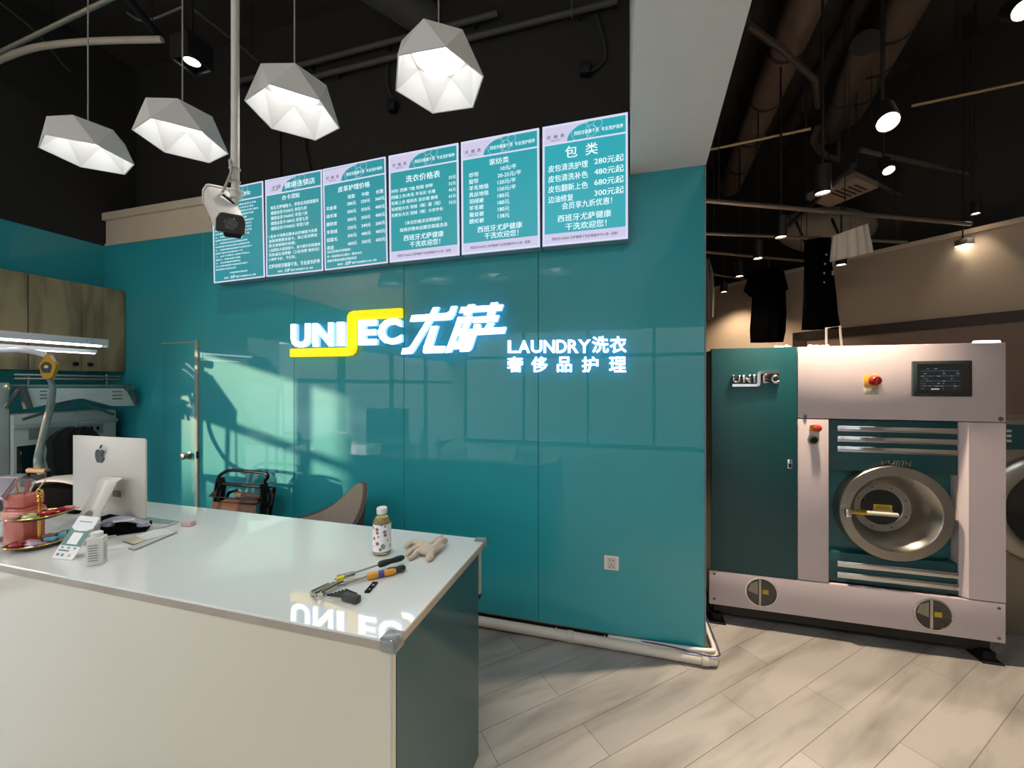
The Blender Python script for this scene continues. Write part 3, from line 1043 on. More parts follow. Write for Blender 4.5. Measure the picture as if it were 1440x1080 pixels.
for pts, r in (((( 12, 545), (30, 543), (8, 574)), 0.016), (((30, 543), (40, 574)), 0.026), (((186, 546), (191, 568)), 0.014)):
    B().tube([FP(u, v, XH + 0.01) for u, v in pts], r, 8).build('linkage', fin_dark, t)
B().tube([FP(u, v, XH - 0.06) for u, v in ((32, 590), (90, 572), (116, 566), (160, 583))], 0.011, 8).build('link_rod', M('link_green', '#5d716c', 0.4, metal=0.3), t)
B().span((XF + 0.001, FP(100, 570, XH).y - 0.02, FP(100, 568, XH).z), (XH - 0.05, FP(100, 570, XH).y + 0.02, FP(100, 566, XH).z + 0.03)).build('hood_bracket', fin_dark, t)
for u in (179, 185):
    B().lathe([(0.02, -0.014), (0.02, 0.014)], FP(u, 546, XH + 0.012), (0, 1, 0), 16).build('hinge_knuckle', steel, t)
for v0, v1 in ((527, 530), (532.5, 534)):
    B().tube([FP(20, v0, XH - 0.1), FP(168, v1, XH - 0.1)], 0.009, 8).build('top_rod', grey_metal, t)
for u in (40, 150):
    B().tube([FP(u, 526, XH - 0.1), FP(u, 545, XH - 0.1)], 0.006, 6).build('rod_support', grey_metal, t)

# black garment on a hanger hooked on the press
XG = XH + 0.03
t = thing('hanging_garment', FP(100, 640, XG), 'black garment on a wire hanger in front of the press', 'garment')
prof_l = [(92, 601), (80, 606), (70, 613), (63, 622), (66, 632), (64, 645), (68, 660), (76, 690), (80, 730)]
prof_r = [(122, 600), (132, 605), (141, 613), (150, 625), (152, 640), (152, 660), (152, 680), (151, 700), (150, 730)]
rows_f = []
for (ul, vl), (ur, vr) in zip(prof_l, prof_r):
    rf, rb = [], []
    for k in range(15):
        s = k / 14
        p = FP(ul + (ur - ul) * s, vl + (vr - vl) * s, XG)
        d = max(0.0, math.sin(PI * s)) ** 0.5 * 0.05 + 0.006 * math.sin(k * 2.1)
        rf.append(p + Vector((d, 0, 0)))
        rb.append(p - Vector((d * 0.35, 0, 0)))
    rows_f.append(rf + rb[::-1])
B().grid(rows_f, close=True).build('cloth', M('black_cloth', '#0c0b0c', 0.95, var=0.3, scale=30), t)
B().tube([FP(u, v, XG) for u, v in ((103, 586), (105, 580.5), (109, 583), (109, 588), (106.5, 592), (106.5, 601), (92, 604), (125, 603), (106.5, 600))], 0.0035, 6, smooth=3).build('hanger', grey_metal, t)

# ironing table behind the counter, with the steam iron
t = thing('ironing_table', (-3.7, 1.55, 0), 'grey padded ironing table left of the counter', 'ironing table')
B().span((-4.05, 1.36, 0.965), (-3.36, 1.76, 1.0), bev=0.012).build('padded_top', M('iron_pad', '#8c9290', 0.8, var=0.08), t)
b = B()
for x in (-4.0, -3.42):
    for y in (1.4, 1.72):
        B().tube([(x, y, 0.0), (x, y, 0.97)], 0.018, 10).build('leg', grey_metal, t)
b.bm.free()
ir = atZ(54, 682, 1.0)
t = thing('steam_iron', ir, 'dark steam iron with a tan grip at the end of the grey hose', 'iron')
pts = [(-0.13, 0), (-0.05, -0.055), (0.08, -0.055), (0.1, -0.03), (0.1, 0.03), (0.08, 0.055), (-0.05, 0.055)]
b = B().prism([ir + Vector((x, y, 0.001)) for x, y in pts], (0, 0, 0.05))
b.build('sole_and_body', M('iron_dark', '#2b3338', 0.4), t)
B().tube([ir + Vector((-0.09, 0, 0.085)), ir + Vector((0.085, 0, 0.09))], 0.016, 12).build('grip', M('tan_grip', '#8d7656', 0.5), t)
B().tube([ir + Vector((-0.1, 0, 0.04)), ir + Vector((-0.095, 0, 0.085))], 0.01, 8).tube([ir + Vector((0.09, 0, 0.04)), ir + Vector((0.09, 0, 0.09))], 0.016, 8).build('grip_posts', black_plast, t)

# ================================================================== PENDANT LAMPS
shade_m = M('shade_white', '#d8d4cd', 0.55, var=0.01)
disc_m = M('lamp_disc', '#ffffff', 0.5, emit='#f0f5ff', es=3.4)
rim_m = M('rim_white', '#ffffff', 0.4, emit='#f2f6ff', es=1.1)
def pendant(loc, ang, label):
    t = thing('pendant_lamp', loc, label, 'pendant lamp', 'faceted pendant lamps in a row over the counter')
    L = Vector(loc)
    R0, R1, h1 = 0.167, 0.128, 0.118
    def ring(R, z, a):
        return [L + Vector((R * math.cos(math.radians(a + 60 * k)), R * math.sin(math.radians(a + 60 * k)), z)) for k in range(6)]
    def shell(b, inset, zb):
        lo = [b.bm.verts.new(p) for p in ring(R0 - inset, zb, ang)]
        hi = [b.bm.verts.new(p) for p in ring(R1 - inset, h1 - inset, ang + 30)]
        for k in range(6):
            b.bm.faces.new((lo[k], lo[(k + 1) % 6], hi[k]))
            b.bm.faces.new((lo[(k + 1) % 6], hi[(k + 1) % 6], hi[k]))
        b.bm.faces.new(hi)
        return lo
    b = B()
    o = shell(b, 0.0, 0.0)
    i = shell(b, 0.005, 0.0)
    for k in range(6):
        b.bm.faces.new((o[k], o[(k + 1) % 6], i[(k + 1) % 6], i[k]))
    b.build('shade', shade_m, t, smooth=False)
    b = B().lathe([(0.088, 0.094), (0.09, 0.1), (0.09, 0.112)], L, (0, 0, 1), 40)
    b.build('diffuser', disc_m, t)
    b = B().tube([L + Vector((0, 0, h1 - 0.002)), L + Vector((0, 0, CZ - L.z - 0.03))], 0.0028, 8)
    b.build('cord', M('cord_grey', '#9a9690', 0.5), t)
    b = B().lathe([(0.011, h1), (0.009, h1 + 0.016), (0.004, h1 + 0.024)], L, (0, 0, 1), 14)
    b.build('cord_grip', shade_m, t)
    B().lathe([(0.05, CZ - L.z - 0.03), (0.05, CZ - L.z)], L, (0, 0, 1), 24).build('ceiling_rose', shade_m, t)
    lamp('pendant_glow', 'POINT', L + Vector((0, 0, 0.055)), 0.18, (0.93, 0.96, 1.0), size=0.05)
    lamp('pendant_beam', 'SPOT', L + Vector((0, 0, 0.085)), 14, (1.0, 0.98, 0.95), L - Vector((0, 0, 1)), 0.06, 104, 0.5)
    return t
for x, y, a, lb in ((-2.427, 1.269, 41, 'white faceted pendant lamp furthest left, nearest the cabinets'), (-1.884, 1.309, 48, 'white faceted pendant lamp second from the left, below the square downlight'),
                    (-1.264, 1.297, 45, 'white faceted pendant lamp just right of the security camera pole'), (-0.637, 1.300, 4, 'white faceted pendant lamp furthest right, nearest the white soffit')):
    pendant((x, y, 2.69), a, lb)

# ================================================================== SECURITY CAMERA
sc_w = M('camera_shell', '#ddd8ce', 0.35, var=0.01)
pt = atD(331, 268, 1.42)
t = thing('security_camera', (pt.x, pt.y, CZ), 'white bullet security camera on a ceiling pole', 'camera')
B().tube([(pt.x, pt.y, pt.z), (pt.x, pt.y, CZ)], 0.0125, 16).lathe([(0.05, CZ - 0.02), (0.05, CZ)], (pt.x, pt.y, 0), (0, 0, 1), 20).build('pole', M('pole_white', '#cfcac2', 0.4), t)
b = B().lathe([(0.017, 0.0), (0.017, 0.02), (0.022, 0.021), (0.022, 0.028)], (pt.x, pt.y, pt.z - 0.028), (0, 0, 1), 18)
b.lathe([(0.009, -0.03), (0.009, 0.0)], (pt.x, pt.y, pt.z - 0.028), (0, 0, 1), 12)
b.build('pole_joint', sc_w, t)
cc = VP_(atD(316, 296, 1.42), 0, 0, 0)
ax_ = (VP_(Vector(), 0.105, -0.13, -0.085)).normalized()
side = ax_.cross(Vector((0, 0, 1))).normalized()
upv = side.cross(ax_).normalized()
roll = math.radians(-8)
s2 = side * math.cos(roll) + upv * math.sin(roll)
u2 = upv * math.cos(roll) - side * math.sin(roll)
def CP(x, y, z): return cc + s2 * x + u2 * y + ax_ * z
sec = [(-0.04, -0.034), (0.04, -0.034), (0.043, -0.03), (0.043, 0.012), (0.034, 0.032), (0.026, 0.036), (-0.026, 0.036), (-0.034, 0.032), (-0.043, 0.012), (-0.043, -0.03)]
b = B().prism([CP(x, y, -0.095) for x, y in sec], ax_ * 0.185)
b.build('housing', sc_w, t)
b = B().prism([CP(x * 1.1, y * 1.12, -0.105) for x, y in sec], ax_ * 0.012)
b.prism([CP(-0.05, -0.037, -0.1), CP(-0.044, -0.037, -0.1), CP(-0.044, -0.030, -0.1), CP(-0.05, -0.030, -0.1)], ax_ * 0.19)
b.build('rear_flange', sc_w, t)
b = B().prism([CP(x * 0.97, y * 0.97, 0.0905) for x, y in sec], ax_ * 0.004)
b.build('front_glass', M('camera_glass', '#05090a', 0.25, coat=0.2), t)
b = B().lathe([(0.022, 0), (0.02, 0.003), (0.012, 0.004)], CP(0, 0.002, 0.0945), ax_, 24)
b.build('lens', M('lens_dark', '#1d2c33', 0.05, coat=1.0), t)
b = B().prism([CP(-0.036, -0.0345, 0.06), CP(0.02, -0.0345, 0.06), CP(0.016, -0.05, 0.06), CP(-0.03, -0.05, 0.06)], ax_ * 0.035)
b.build('sensor_box', black_plast, t)
b = B().tube([CP(0.0, 0.036, -0.03), Vector((pt.x, pt.y, pt.z - 0.055))], 0.012, 10)
b.build('swivel', chrome, t)
b = B().tube([CP(-0.01, 0.03, -0.09), atD(314, 268, 1.42), atD(321, 252, 1.40), atD(325, 240, 1.40), atD(323, 225, 1.40), Vector((pt.x - 0.016, pt.y, pt.z + 0.2)), Vector((pt.x - 0.016, pt.y, pt.z + 1.2))], 0.004, 8, smooth=5)
for zz in (0.03, 0.075):
    b.lathe([(0.0185, 0), (0.0185, 0.004)], (pt.x - 0.003, pt.y, pt.z + zz), (0, 0, 1), 16)
b.build('cable', M('cable_grey', '#b9b3a8', 0.5), t)

# ================================================================== COUNTER
CX1 = -0.601
CY0, CY1 = 0.958, 1.705
CXL = -3.3
t = thing('reception_counter', (CX1, CY0, 0), 'white glass topped reception counter with a teal end panel', 'counter')
b = B().span((CXL, CY0, CT - 0.008), (CX1, CY1, CT), bev=0.0015, seg=1)
b.build('glass_top', M('counter_white', '#e8e9e3', 0.35, coat=1.0, coat_ior=1.7), t)
b = B().span((CXL, CY0 + 0.004, CT - 0.034), (CX1 - 0.004, CY1 - 0.004, CT - 0.0082))
b.build('edge_strip', M('edge_strip', '#b5a897', 0.5, var=0.1, scale=6), t)
b = B().span((CXL, CY0 + 0.008, 0.0), (CX1 - 0.014, CY0 + 0.03, CT - 0.0342))
b.build('front_panel', M('front_white_glass', '#e3d9c2', 0.3, coat=0.6), t)
b = B().span((CX1 - 0.016, CY0 + 0.006, 0.0), (CX1 - 0.010, CY0 + 0.012, CT - 0.034))
b.build('corner_strip', M('corner_strip', '#c9cfc6', 0.3, metal=0.3), t)
YE = 1.66
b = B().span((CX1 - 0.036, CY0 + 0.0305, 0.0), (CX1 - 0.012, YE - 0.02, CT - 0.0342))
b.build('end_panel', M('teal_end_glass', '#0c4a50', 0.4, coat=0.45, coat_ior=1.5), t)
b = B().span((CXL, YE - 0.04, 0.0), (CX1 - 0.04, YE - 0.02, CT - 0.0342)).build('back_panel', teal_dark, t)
e1 = atY(666, 782, YE)
b = B().span((CX1 - 0.02, YE - 0.018, 0.70), (CX1 - 0.008, YE + 0.004, CT - 0.036)).build('pale_edge_strip', M('pale_strip', '#bfbab0', 0.5), t)
b = B().span((CX1 - 0.02, YE - 0.018, 0.68), (CX1 - 0.008, YE + 0.002, 0.6995)).build('black_end', black_plast, t)
gel = M('clear_gel', '#e9edee', 0.08, trans=0.85, ior=1.4)
for (x, y, nm) in ((CX1, CY0, 'near'), (CX1, CY1, 'far')):
    sy = 1 if nm == 'near' else -1
    b = B()
    b.span((x - 0.042, y - 0.006 if sy > 0 else y - 0.042, CT + 0.0005), (x + 0.006, y + 0.042 if sy > 0 else y + 0.006, CT + 0.006), bev=0.0025)
    b.span((x - 0.04, y - 0.007 * sy, CT - 0.03), (x + 0.006, y - 0.001 * sy, CT + 0.005), bev=0.002)
    b.span((x + 0.001, y - 0.007 * sy, CT - 0.03), (x + 0.007, y + 0.04 * sy, CT + 0.005), bev=0.002)
    b.build('corner_guard', gel, t, label='clear corner guard on the %s counter corner' % nm)

# ================================================================== COMPUTER
alu = M('silver_aluminium', '#d6d0c6', 0.42, metal=0.15, var=0.01)
YI = 1.35
tl, tr = atY(103, 612, YI), atY(206, 617, YI)
br = atY(203.5, 729, YI)
xl_, xr_ = tl.x, (tr.x + br.x) / 2
zt_, zb_ = (tl.z + tr.z) / 2, br.z
t = thing('computer', ((xl_ + xr_) / 2, YI, CT), 'silver all in one desktop computer seen from behind on the counter', 'computer')
Wd, Hd = xr_ - xl_, zt_ - zb_
rows = []
for j in range(13):
    r = []
    for i in range(17):
        sx, sz = i / 16 * 2 - 1, j / 12 * 2 - 1
        bulge = 0.032 * max(0, 1 - abs(sx) ** 2.6) * max(0, 1 - abs(sz) ** 2.6)
        # rounded corners
        fx, fz = sx, sz
        r.append(Vector(((xl_ + xr_) / 2 + fx * Wd / 2, YI - bulge - 0.001, (zt_ + zb_) / 2 + fz * Hd / 2)))
    rows.append(r)
b = B().grid(rows)
b.build('back_shell', alu, t, angle=60)
b = B()
rc = 0.016
out = []
for cx, cz, a0 in ((xr_ - rc, zt_ - rc, 0), (xl_ + rc, zt_ - rc, 90), (xl_ + rc, zb_ + rc, 180), (xr_ - rc, zb_ + rc, 270)):
    for k in range(5):
        a = math.radians(a0 + 22.5 * k)
        out.append((cx + rc * math.cos(a), YI, cz + rc * math.sin(a)))
b.prism(out, (0, 0.006, 0))
b.build('screen_edge', alu, t)
b = B().span((xl_ + 0.008, YI + 0.0062, zb_ + 0.07), (xr_ - 0.008, YI + 0.0075, zt_ - 0.008)).build('screen', M('screen_black', '#0a0a0c', 0.1, coat=1), t)
# stand: a bent sheet
sxc = atY(166, 672, YI - 0.03).x
fy = atZ(95, 747, CT).y
fx_ = sxc
zs = atY(166, 672, YI - 0.035).z
prof = [(YI - 0.03, zs - 0.01), (YI - 0.045, zs), (YI - 0.062, zs - 0.008), (YI - 0.078, zs - 0.03), (YI - 0.17, CT + 0.03), (YI - 0.185, CT + 0.007), (YI - 0.175, CT + 0.001), (YI - 0.14, CT + 0.001), (YI + 0.05, CT + 0.001)]
prof = [(p.x, p.y) for p in catmull([Vector((a, c, 0)) for a, c in prof], 4)]
b = B()
hw = 0.062
rows = [[Vector((sxc - hw, y, z + 0.003)), Vector((sxc + hw, y, z + 0.003))] for y, z in prof]
b.grid(rows)
st = b.build('stand', alu, t, solid=0.005)
# cable hole in the leg
q0, q1 = Vector((0, YI - 0.078, zs - 0.03)), Vector((0, YI - 0.17, CT + 0.03))
hm = q0.lerp(q1, 0.62)
nrm = Vector((0, -(q0.z - q1.z), (q0.y - q1.y))).normalized()
if nrm.y > 0: nrm = -nrm
b = B().lathe([(0.022, 0), (0.022, 0.0012)], (sxc, hm.y + nrm.y * 0.0065, hm.z + 0.003 + nrm.z * 0.0065), nrm, 24)
b.build('cable_hole', M('hole_grey', '#77726b', 0.6), st)
B().box((sxc + 0.002, YI - 0.036, zs - 0.075), (0.05, 0.004, 0.03)).build('port_grille', M('port_grey', '#6e6a64', 0.5), t)
# fruit emblem
ac = atY(140.5, 640, YI - 0.031)
def fruit(cx, cz, s):
    pts = []
    raw = [(0, .29), (.12, .35), (.25, .36), (.37, .27), (.27, .17), (.23, .03), (.27, -.09), (.40, -.18), (.33, -.34), (.22, -.48), (.12, -.49), (0, -.44), (-.12, -.49), (-.23, -.46), (-.34, -.30), (-.41, -.08), (-.41, .12), (-.34, .27), (-.22, .36), (-.1, .35)]
    P = catmull([Vector((a, c, 0)) for a, c in raw + raw[:1]], 3)[:-1]
    return [(cx + p.x * s, cz + p.y * s) for p in P]
b = B()
S_ = 0.075
b.prism([(x, YI - 0.0335, z) for x, z in fruit(ac.x, ac.z, S_)], (0, 0.003, 0))
lf = [(0.0, .40), (.02, .54), (.11, .66), (.22, .70), (.2, .57), (.11, .44)]
b.prism([(ac.x + x * S_, YI - 0.0335, ac.z + z * S_) for x, z in lf], (0, 0.003, 0))
b.build('logo', M('logo_dark', '#2c2b2b', 0.25), t, smooth=False)
# ================================================================== ON THE COUNTER
def on(u, v, z=CT): return atZ(u, v, z)
def px2m(p, n): return n * depth(p) / F       # pixels -> metres at the depth of p

# printer with a folded grey cover
q = on(70, 724)
t = thing('printer', q, 'black printer with a curved grey lid beside the computer', 'printer')
ptc = Vector((q.x - 0.03, q.y + 0.13, CT))
b = B().box(ptc + Vector((0, 0, 0.068)), (0.30, 0.22, 0.135), Euler((0, 0, 0.12)), bev=0.008)
b.build('body', matte_black, t)
rows = []
for i in range(11):
    s = i / 10
    y = -0.105 + 0.21 * s
    zz = 0.14 + 0.045 * math.sin(PI * min(1, 0.25 + s * 0.75)) 
    rows.append([ptc + Euler((0, 0, 0.12)).to_matrix() @ Vector((x, y, zz - 0.25 * abs(x) ** 2 * 3)) for x in (-0.15, -0.1, -0.04, 0.02, 0.08, 0.13, 0.148)])
B().grid(rows).build('lid', M('printer_grey', '#a9aaa6', 0.4, var=0.03), t, angle=70, solid=0.008)

# rose coloured tablet terminal at the left edge
q = on(4, 716)
t = thing('tablet_terminal', q, 'rose tinted tablet leaning at the left edge behind the pink pen holder', 'tablet')
c4 = [atD(-22, 700, 1.72), atD(3, 701, 1.70), atD(26, 671, 1.80)]
c4.append(c4[0] + c4[2] - c4[1])
nrm = (c4[1] - c4[0]).cross(c4[3] - c4[0]).normalized()
b = B().prism(c4, nrm * -0.012)
b.build('frame', M('rose_metal', '#a5848a', 0.3, metal=0.4), t)
cen = sum(c4, Vector()) / 4
b = B().prism([cen + (p - cen) * 0.86 + nrm * 0.003 for p in c4], nrm * -0.002)
b.build('screen', M('rose_screen', '#5d4347', 0.35), t)
b = B().tube([cen - nrm * 0.01, Vector((cen.x - 0.01, cen.y + 0.04, CT + 0.012))], 0.012, 10).box((cen.x - 0.01, cen.y + 0.04, CT + 0.006), (0.12, 0.1, 0.012), bev=0.003)
b.build('stand', M('rose_stand', '#8b6d70', 0.3), t)

# pink pen holder with pens
q = on(20, 768)
ph = Vector((q.x - 0.01, q.y + 0.035, CT))
t = thing('pen_holder', ph, 'translucent salmon pink pen holder on the counter at the left edge', 'pen holder')
pinkt = M('pink_acrylic', '#ef8f7f', 0.12, trans=0.45, ior=1.3)
Rz = Euler((0, 0, 0.25)).to_matrix()
b = B()
for z0, z1, s in ((0.0, 0.105, 0.096), (0.107, 0.16, 0.1), (0.162, 0.215, 0.092)):
    b.box(ph + Vector((0, 0, (z0 + z1) / 2 + 0.001)), (s, s * 0.86, z1 - z0), Rz, bev=0.008)
b.build('body', pinkt, t)
b = B().box(ph + Vector((0, 0, 0.133)), (0.101, 0.088, 0.032), Rz, bev=0.004)
b.build('middle_band', M('peach_band', '#f3a58a', 0.35), t)
pens = [(-0.02, -0.01, '#b98a6a'), (0.005, 0.012, '#dcd2c4'), (0.025, -0.012, '#c07a72'), (0.03, 0.018, '#e0b690'), (-0.028, 0.02, '#a9584e')]
pn_labels = ['brown pen standing in the pink pen holder', 'white pen standing in the pink pen holder', 'rose pen standing in the pink pen holder', 'light tan pen standing in the pink pen holder', 'dark red pen standing in the pink pen holder']
for (dx, dy, c), lb in zip(pens, pn_labels):
    a = ph + Vector((dx, dy, 0.2155))
    e = a + Vector((dx * 0.9 + 0.018, dy * 0.8, 0.055 + 0.2 * abs(dy)))
    b = B().tube([a, a.lerp(e, 0.8), e], [0.003, 0.003, 0.0015], 8)
    tag(b.build('pen', M('pen_' + c[1:], c, 0.35), smooth=True), lb, 'pen', 'pens in the pink holder')

# two tier tray with sweets
la, lb_ = on(-4, 775), on(98, 753)
mid = (la + lb_) / 2
axl = (lb_ - la)
Lh = axl.length / 2
axl.normalize()
axw = Vector((-axl.y, axl.x, 0))
pc = on(62.5, 771)
mid = Vector((pc.x, pc.y, CT)).lerp(mid, 0.5)
t = thing('tiered_tray', mid, 'two tier dark tray with gold rims and a gold centre post', 'tray')
def leaf(b, cz, L, Wd, thick):
    n = 40
    ring = []
    for k in range(n):
        a = 2 * PI * k / n
        ca, sa = math.cos(a), math.sin(a)
        x = L * ca
        y = Wd * sa * (1 - 0.25 * ca * ca)
        ring.append((x, y))
    rows = []
    for s, dz in ((0.02, 0.0), (0.5, 0.0), (0.8, 0.003), (0.95, 0.010), (1.0, 0.016)):
        rows.append([mid + axl * (x * s) + axw * (y * s) + Vector((0, 0, cz + dz)) for x, y in ring])
    b.grid(rows, close=True)
    return [mid + axl * x + axw * y + Vector((0, 0, cz + 0.016)) for x, y in ring]
dark_tray = M('dark_tray', '#2c2b33', 0.15, coat=0.8, var=0.2)
ZU = atY(62.5, 729, mid.y).z - CT
for cz, L, Wd, nm in ((0.006, Lh * 0.98, 0.085, 'lower_tray'), (ZU, Lh * 0.92, 0.075, 'upper_tray')):
    b = B()
    ring = leaf(b, cz, L, Wd, 0.003)
    tr_ = b.build(nm, dark_tray, t, angle=60, solid=0.004)
    B().tube(ring + ring[:1], 0.0028, 6, cap=False).build('gold_rim', brass, tr_)
ZT = atY(62.5, 691, mid.y).z - CT
b = B().lathe([(0.02, 0.002), (0.02, 0.006), (0.006, 0.012), (0.0055, ZU - 0.004), (0.009, ZU), (0.009, ZU + 0.006), (0.0055, ZU + 0.012), (0.0055, ZT - 0.05), (0.009, ZT - 0.045), (0.0065, ZT - 0.03), (0.010, ZT - 0.024), (0.006, ZT - 0.018)], mid, (0, 0, 1), 18)
b.build('post', brass, t)
ringp = [mid + Vector((0.011 * math.cos(a) * math.cos(TH), 0.011 * math.cos(a) * math.sin(TH), ZT - 0.006 + 0.013 * math.sin(a))) for a in [2 * PI * k / 20 for k in range(21)]]
B().tube(ringp, 0.004, 8, cap=False).build('ring_handle', brass, t)
cc_ = {'red': '#c22c3a', 'crimson': '#a0182c', 'pink': '#e59aa0', 'green': '#9fb877', 'cream': '#d8b99a', 'blue': '#6fb0c4', 'sky blue': '#86c0d6', 'lilac': '#c5b5d6', 'salmon': '#de8f86', 'teal': '#4f94ab'}
def candy(dx, dy, cz, c, rot, label):
    o = mid + axl * dx + axw * dy + Vector((0, 0, cz))
    R = Euler((random.uniform(-.2, .2), random.uniform(-.2, .2), rot)).to_matrix()
    b = B()
    b.box(o + Vector((0, 0, 0.013)), (0.046, 0.028, 0.022), R, bev=0.008)
    for s in (-1, 1):
        rows = []
        for i in range(4):
            x = s * (0.021 + 0.008 * i)
            hwd = 0.004 + 0.006 * i
            rows.append([o + Vector((0, 0, 0.013)) + R @ Vector((x, -hwd, 0.002 * (i % 2))), o + Vector((0, 0, 0.013)) + R @ Vector((x, 0, -0.002)), o + Vector((0, 0, 0.013)) + R @ Vector((x, hwd, 0.002 * (i % 2)))])
        b.grid(rows)
    tag(b.build('wrapped_candy', M('wrap_' + c, cc_[c], 0.25, coat=0.4), angle=40), label, 'candy', 'wrapped sweets on the tiered tray')
zu, zl = ZU + 0.006, 0.012
for dx, dy, c, r, l in ((0.02, -0.025, 'red', 0.3, 'red wrapped sweet right beside the post on the upper tray'), (0.052, -0.012, 'crimson', 1.2, 'crimson sweet in the red heap on the upper tray'),
                        (0.085, 0.0, 'salmon', 0.2, 'salmon sweet nearest the right tip of the upper tray'), (-0.025, -0.02, 'cream', -0.3, 'cream sweet left of the post on the upper tray'),
                        (-0.035, -0.045, 'green', 0.2, 'pale green sweet at the front left of the upper tray'), (-0.075, 0.0, 'pink', 0.9, 'pink sweet nearest the left tip of the upper tray')):
    candy(dx, dy, zu, c, r, l)
for dx, dy, c, r, l in ((-0.02, -0.02, 'salmon', 0.2, 'salmon sweet in front of the post on the lower tray'), (0.03, -0.03, 'blue', 0.5, 'blue sweet right of the post on the lower tray'),
                        (0.065, -0.005, 'sky blue', -0.5, 'sky blue twisted sweet near the sign card on the lower tray'), (0.085, 0.03, 'teal', 0.9, 'deep teal sweet at the back right of the lower tray'),
                        (-0.03, -0.05, 'lilac', 0.1, 'lilac sweet at the front of the lower tray'), (-0.065, -0.02, 'crimson', 0.4, 'crimson sweet at the left of the lower tray'),
                        (0.02, 0.03, 'pink', 1.3, 'pink sweet behind the post on the lower tray')):
    candy(dx, dy, zl, c, r, l)

# sign card (its square code is left blank)
bl_, br_ = on(72, 785), on(101, 788.5)
tl_, tr_ = atY(112, 725.5, bl_.y + 0.07), atY(138, 728, bl_.y + 0.09)
ex, ez = br_ - bl_, tl_ - bl_
tr_ = bl_ + ex + ez
nrm = ex.cross(ez).normalized()
if nrm.y > 0: nrm = -nrm
t = thing('sign_card', bl_, 'leaning white and green notice card in front of the computer', 'sign card')
def SC(a, c, o=0.0): return bl_ + ex * a + ez * c + nrm * o + Vector((0, 0, 0.002))
b = B().prism([SC(0.04, 0), SC(0.96, 0), SC(1, 0.03), SC(1, 0.97), SC(0.96, 1), SC(0.04, 1), SC(0, 0.97), SC(0, 0.03)], -nrm * 0.003)
b.build('board', M('card_white', '#eceae6', 0.3, coat=0.5), t)
b = B().prism([SC(0, 0.30, 0.0006), SC(1, 0.30, 0.0006), SC(1, 0.72, 0.0006), SC(0.8, 0.66, 0.0006), SC(0.5, 0.645, 0.0006), SC(0.2, 0.66, 0.0006), SC(0, 0.72, 0.0006)], -nrm * 0.0005)
b.build('green_field', M('card_green', '#4b7a66', 0.4), t)
b = B().prism([SC(0.27, 0.34, 0.0012), SC(0.75, 0.34, 0.0012), SC(0.75, 0.61, 0.0012), SC(0.27, 0.61, 0.0012)], -nrm * 0.0005)
b.build('blank_square', M('card_square', '#f1eeea', 0.4), t)
b = B()
for k, c in enumerate((0.2, 0.5, 0.8)):
    b.prism([SC(c - 0.05, 0.235, 0.0012), SC(c + 0.05, 0.235, 0.0012), SC(c + 0.05, 0.275, 0.0012), SC(c - 0.05, 0.275, 0.0012)], -nrm * 0.0005)
b.prism([SC(0.1, 0.17, 0.0012), SC(0.6, 0.17, 0.0012), SC(0.6, 0.205, 0.0012), SC(0.1, 0.205, 0.0012)], -nrm * 0.0005)
b.prism([SC(0.2, 0.86, 0.0012), SC(0.8, 0.86, 0.0012), SC(0.8, 0.88, 0.0012), SC(0.2, 0.88, 0.0012)], -nrm * 0.0005)
b.build('small_print', M('card_print', '#7b7f7c', 0.5), t)
for k, (c, cl) in enumerate(((0.2, '#c8562f'), (0.42, '#6c86b4'), (0.75, '#c9b25a'))):
    B().prism([SC(c - 0.06, 0.06, 0.0012), SC(c + 0.06, 0.06, 0.0012), SC(c + 0.06, 0.12, 0.0012), SC(c - 0.06, 0.12, 0.0012)], -nrm * 0.0005).build('colour_mark', M('mark_%d' % k, cl, 0.5), t)
b = B()
sA, sB = SC(0.3, 0.55, -0.004), SC(0.7, 0.55, -0.004)
b.prism([sA, sB, Vector((sB.x + 0.02, sB.y + 0.06, CT + 0.001)), Vector((sA.x + 0.02, sA.y + 0.06, CT + 0.001))], Vector((0, 0.002, 0.0)))
b.build('strut', M('card_clear', '#cfd3d1', 0.15), t)

# small white container
q = on(117, 797)
t = thing('white_carton', q, 'small white carton with a cap and grey print in front of the notice card', 'carton')
R = Euler((0, 0, 0.75)).to_matrix()
ct = q + Vector((0.018, 0.032, 0))
hgt = px2m(q, 39)
B().box(ct + Vector((0, 0, hgt / 2 + 0.0005)), (0.05, 0.042, hgt), R, bev=0.004).build('body', M('carton_white', '#dedbd3', 0.45, var=0.02), t)
B().lathe([(0.018, hgt), (0.018, hgt + 0.016), (0.015, hgt + 0.019)], ct, (0, 0, 1), 22).build('cap', M('cap_white', '#e6e4de', 0.4), t)
b = B()
for row in range(7):
    for s in (-1, 1):
        n = random.randint(4, 6)
        o = ct + R @ Vector((0.0, -0.0216, 0)) if s < 0 else ct + R @ Vector((0.0256, 0, 0))
        d = R @ (Vector((1, 0, 0)) if s < 0 else Vector((0, 1, 0)))
        L = (0.032 if s < 0 else 0.026) * random.uniform(0.6, 1.0)
        zc = hgt * (0.18 + 0.09 * row)
        p0 = o - d * 0.017
        b.prism([p0 + Vector((0, 0, zc)), p0 + d * L + Vector((0, 0, zc)), p0 + d * L + Vector((0, 0, zc + 0.0035)), p0 + Vector((0, 0, zc + 0.0035))], R @ (Vector((0, -0.0004, 0)) if s < 0 else Vector((0.0004, 0, 0))))
b.build('printed_lines', M('carton_print', '#8f8c88', 0.5), t)

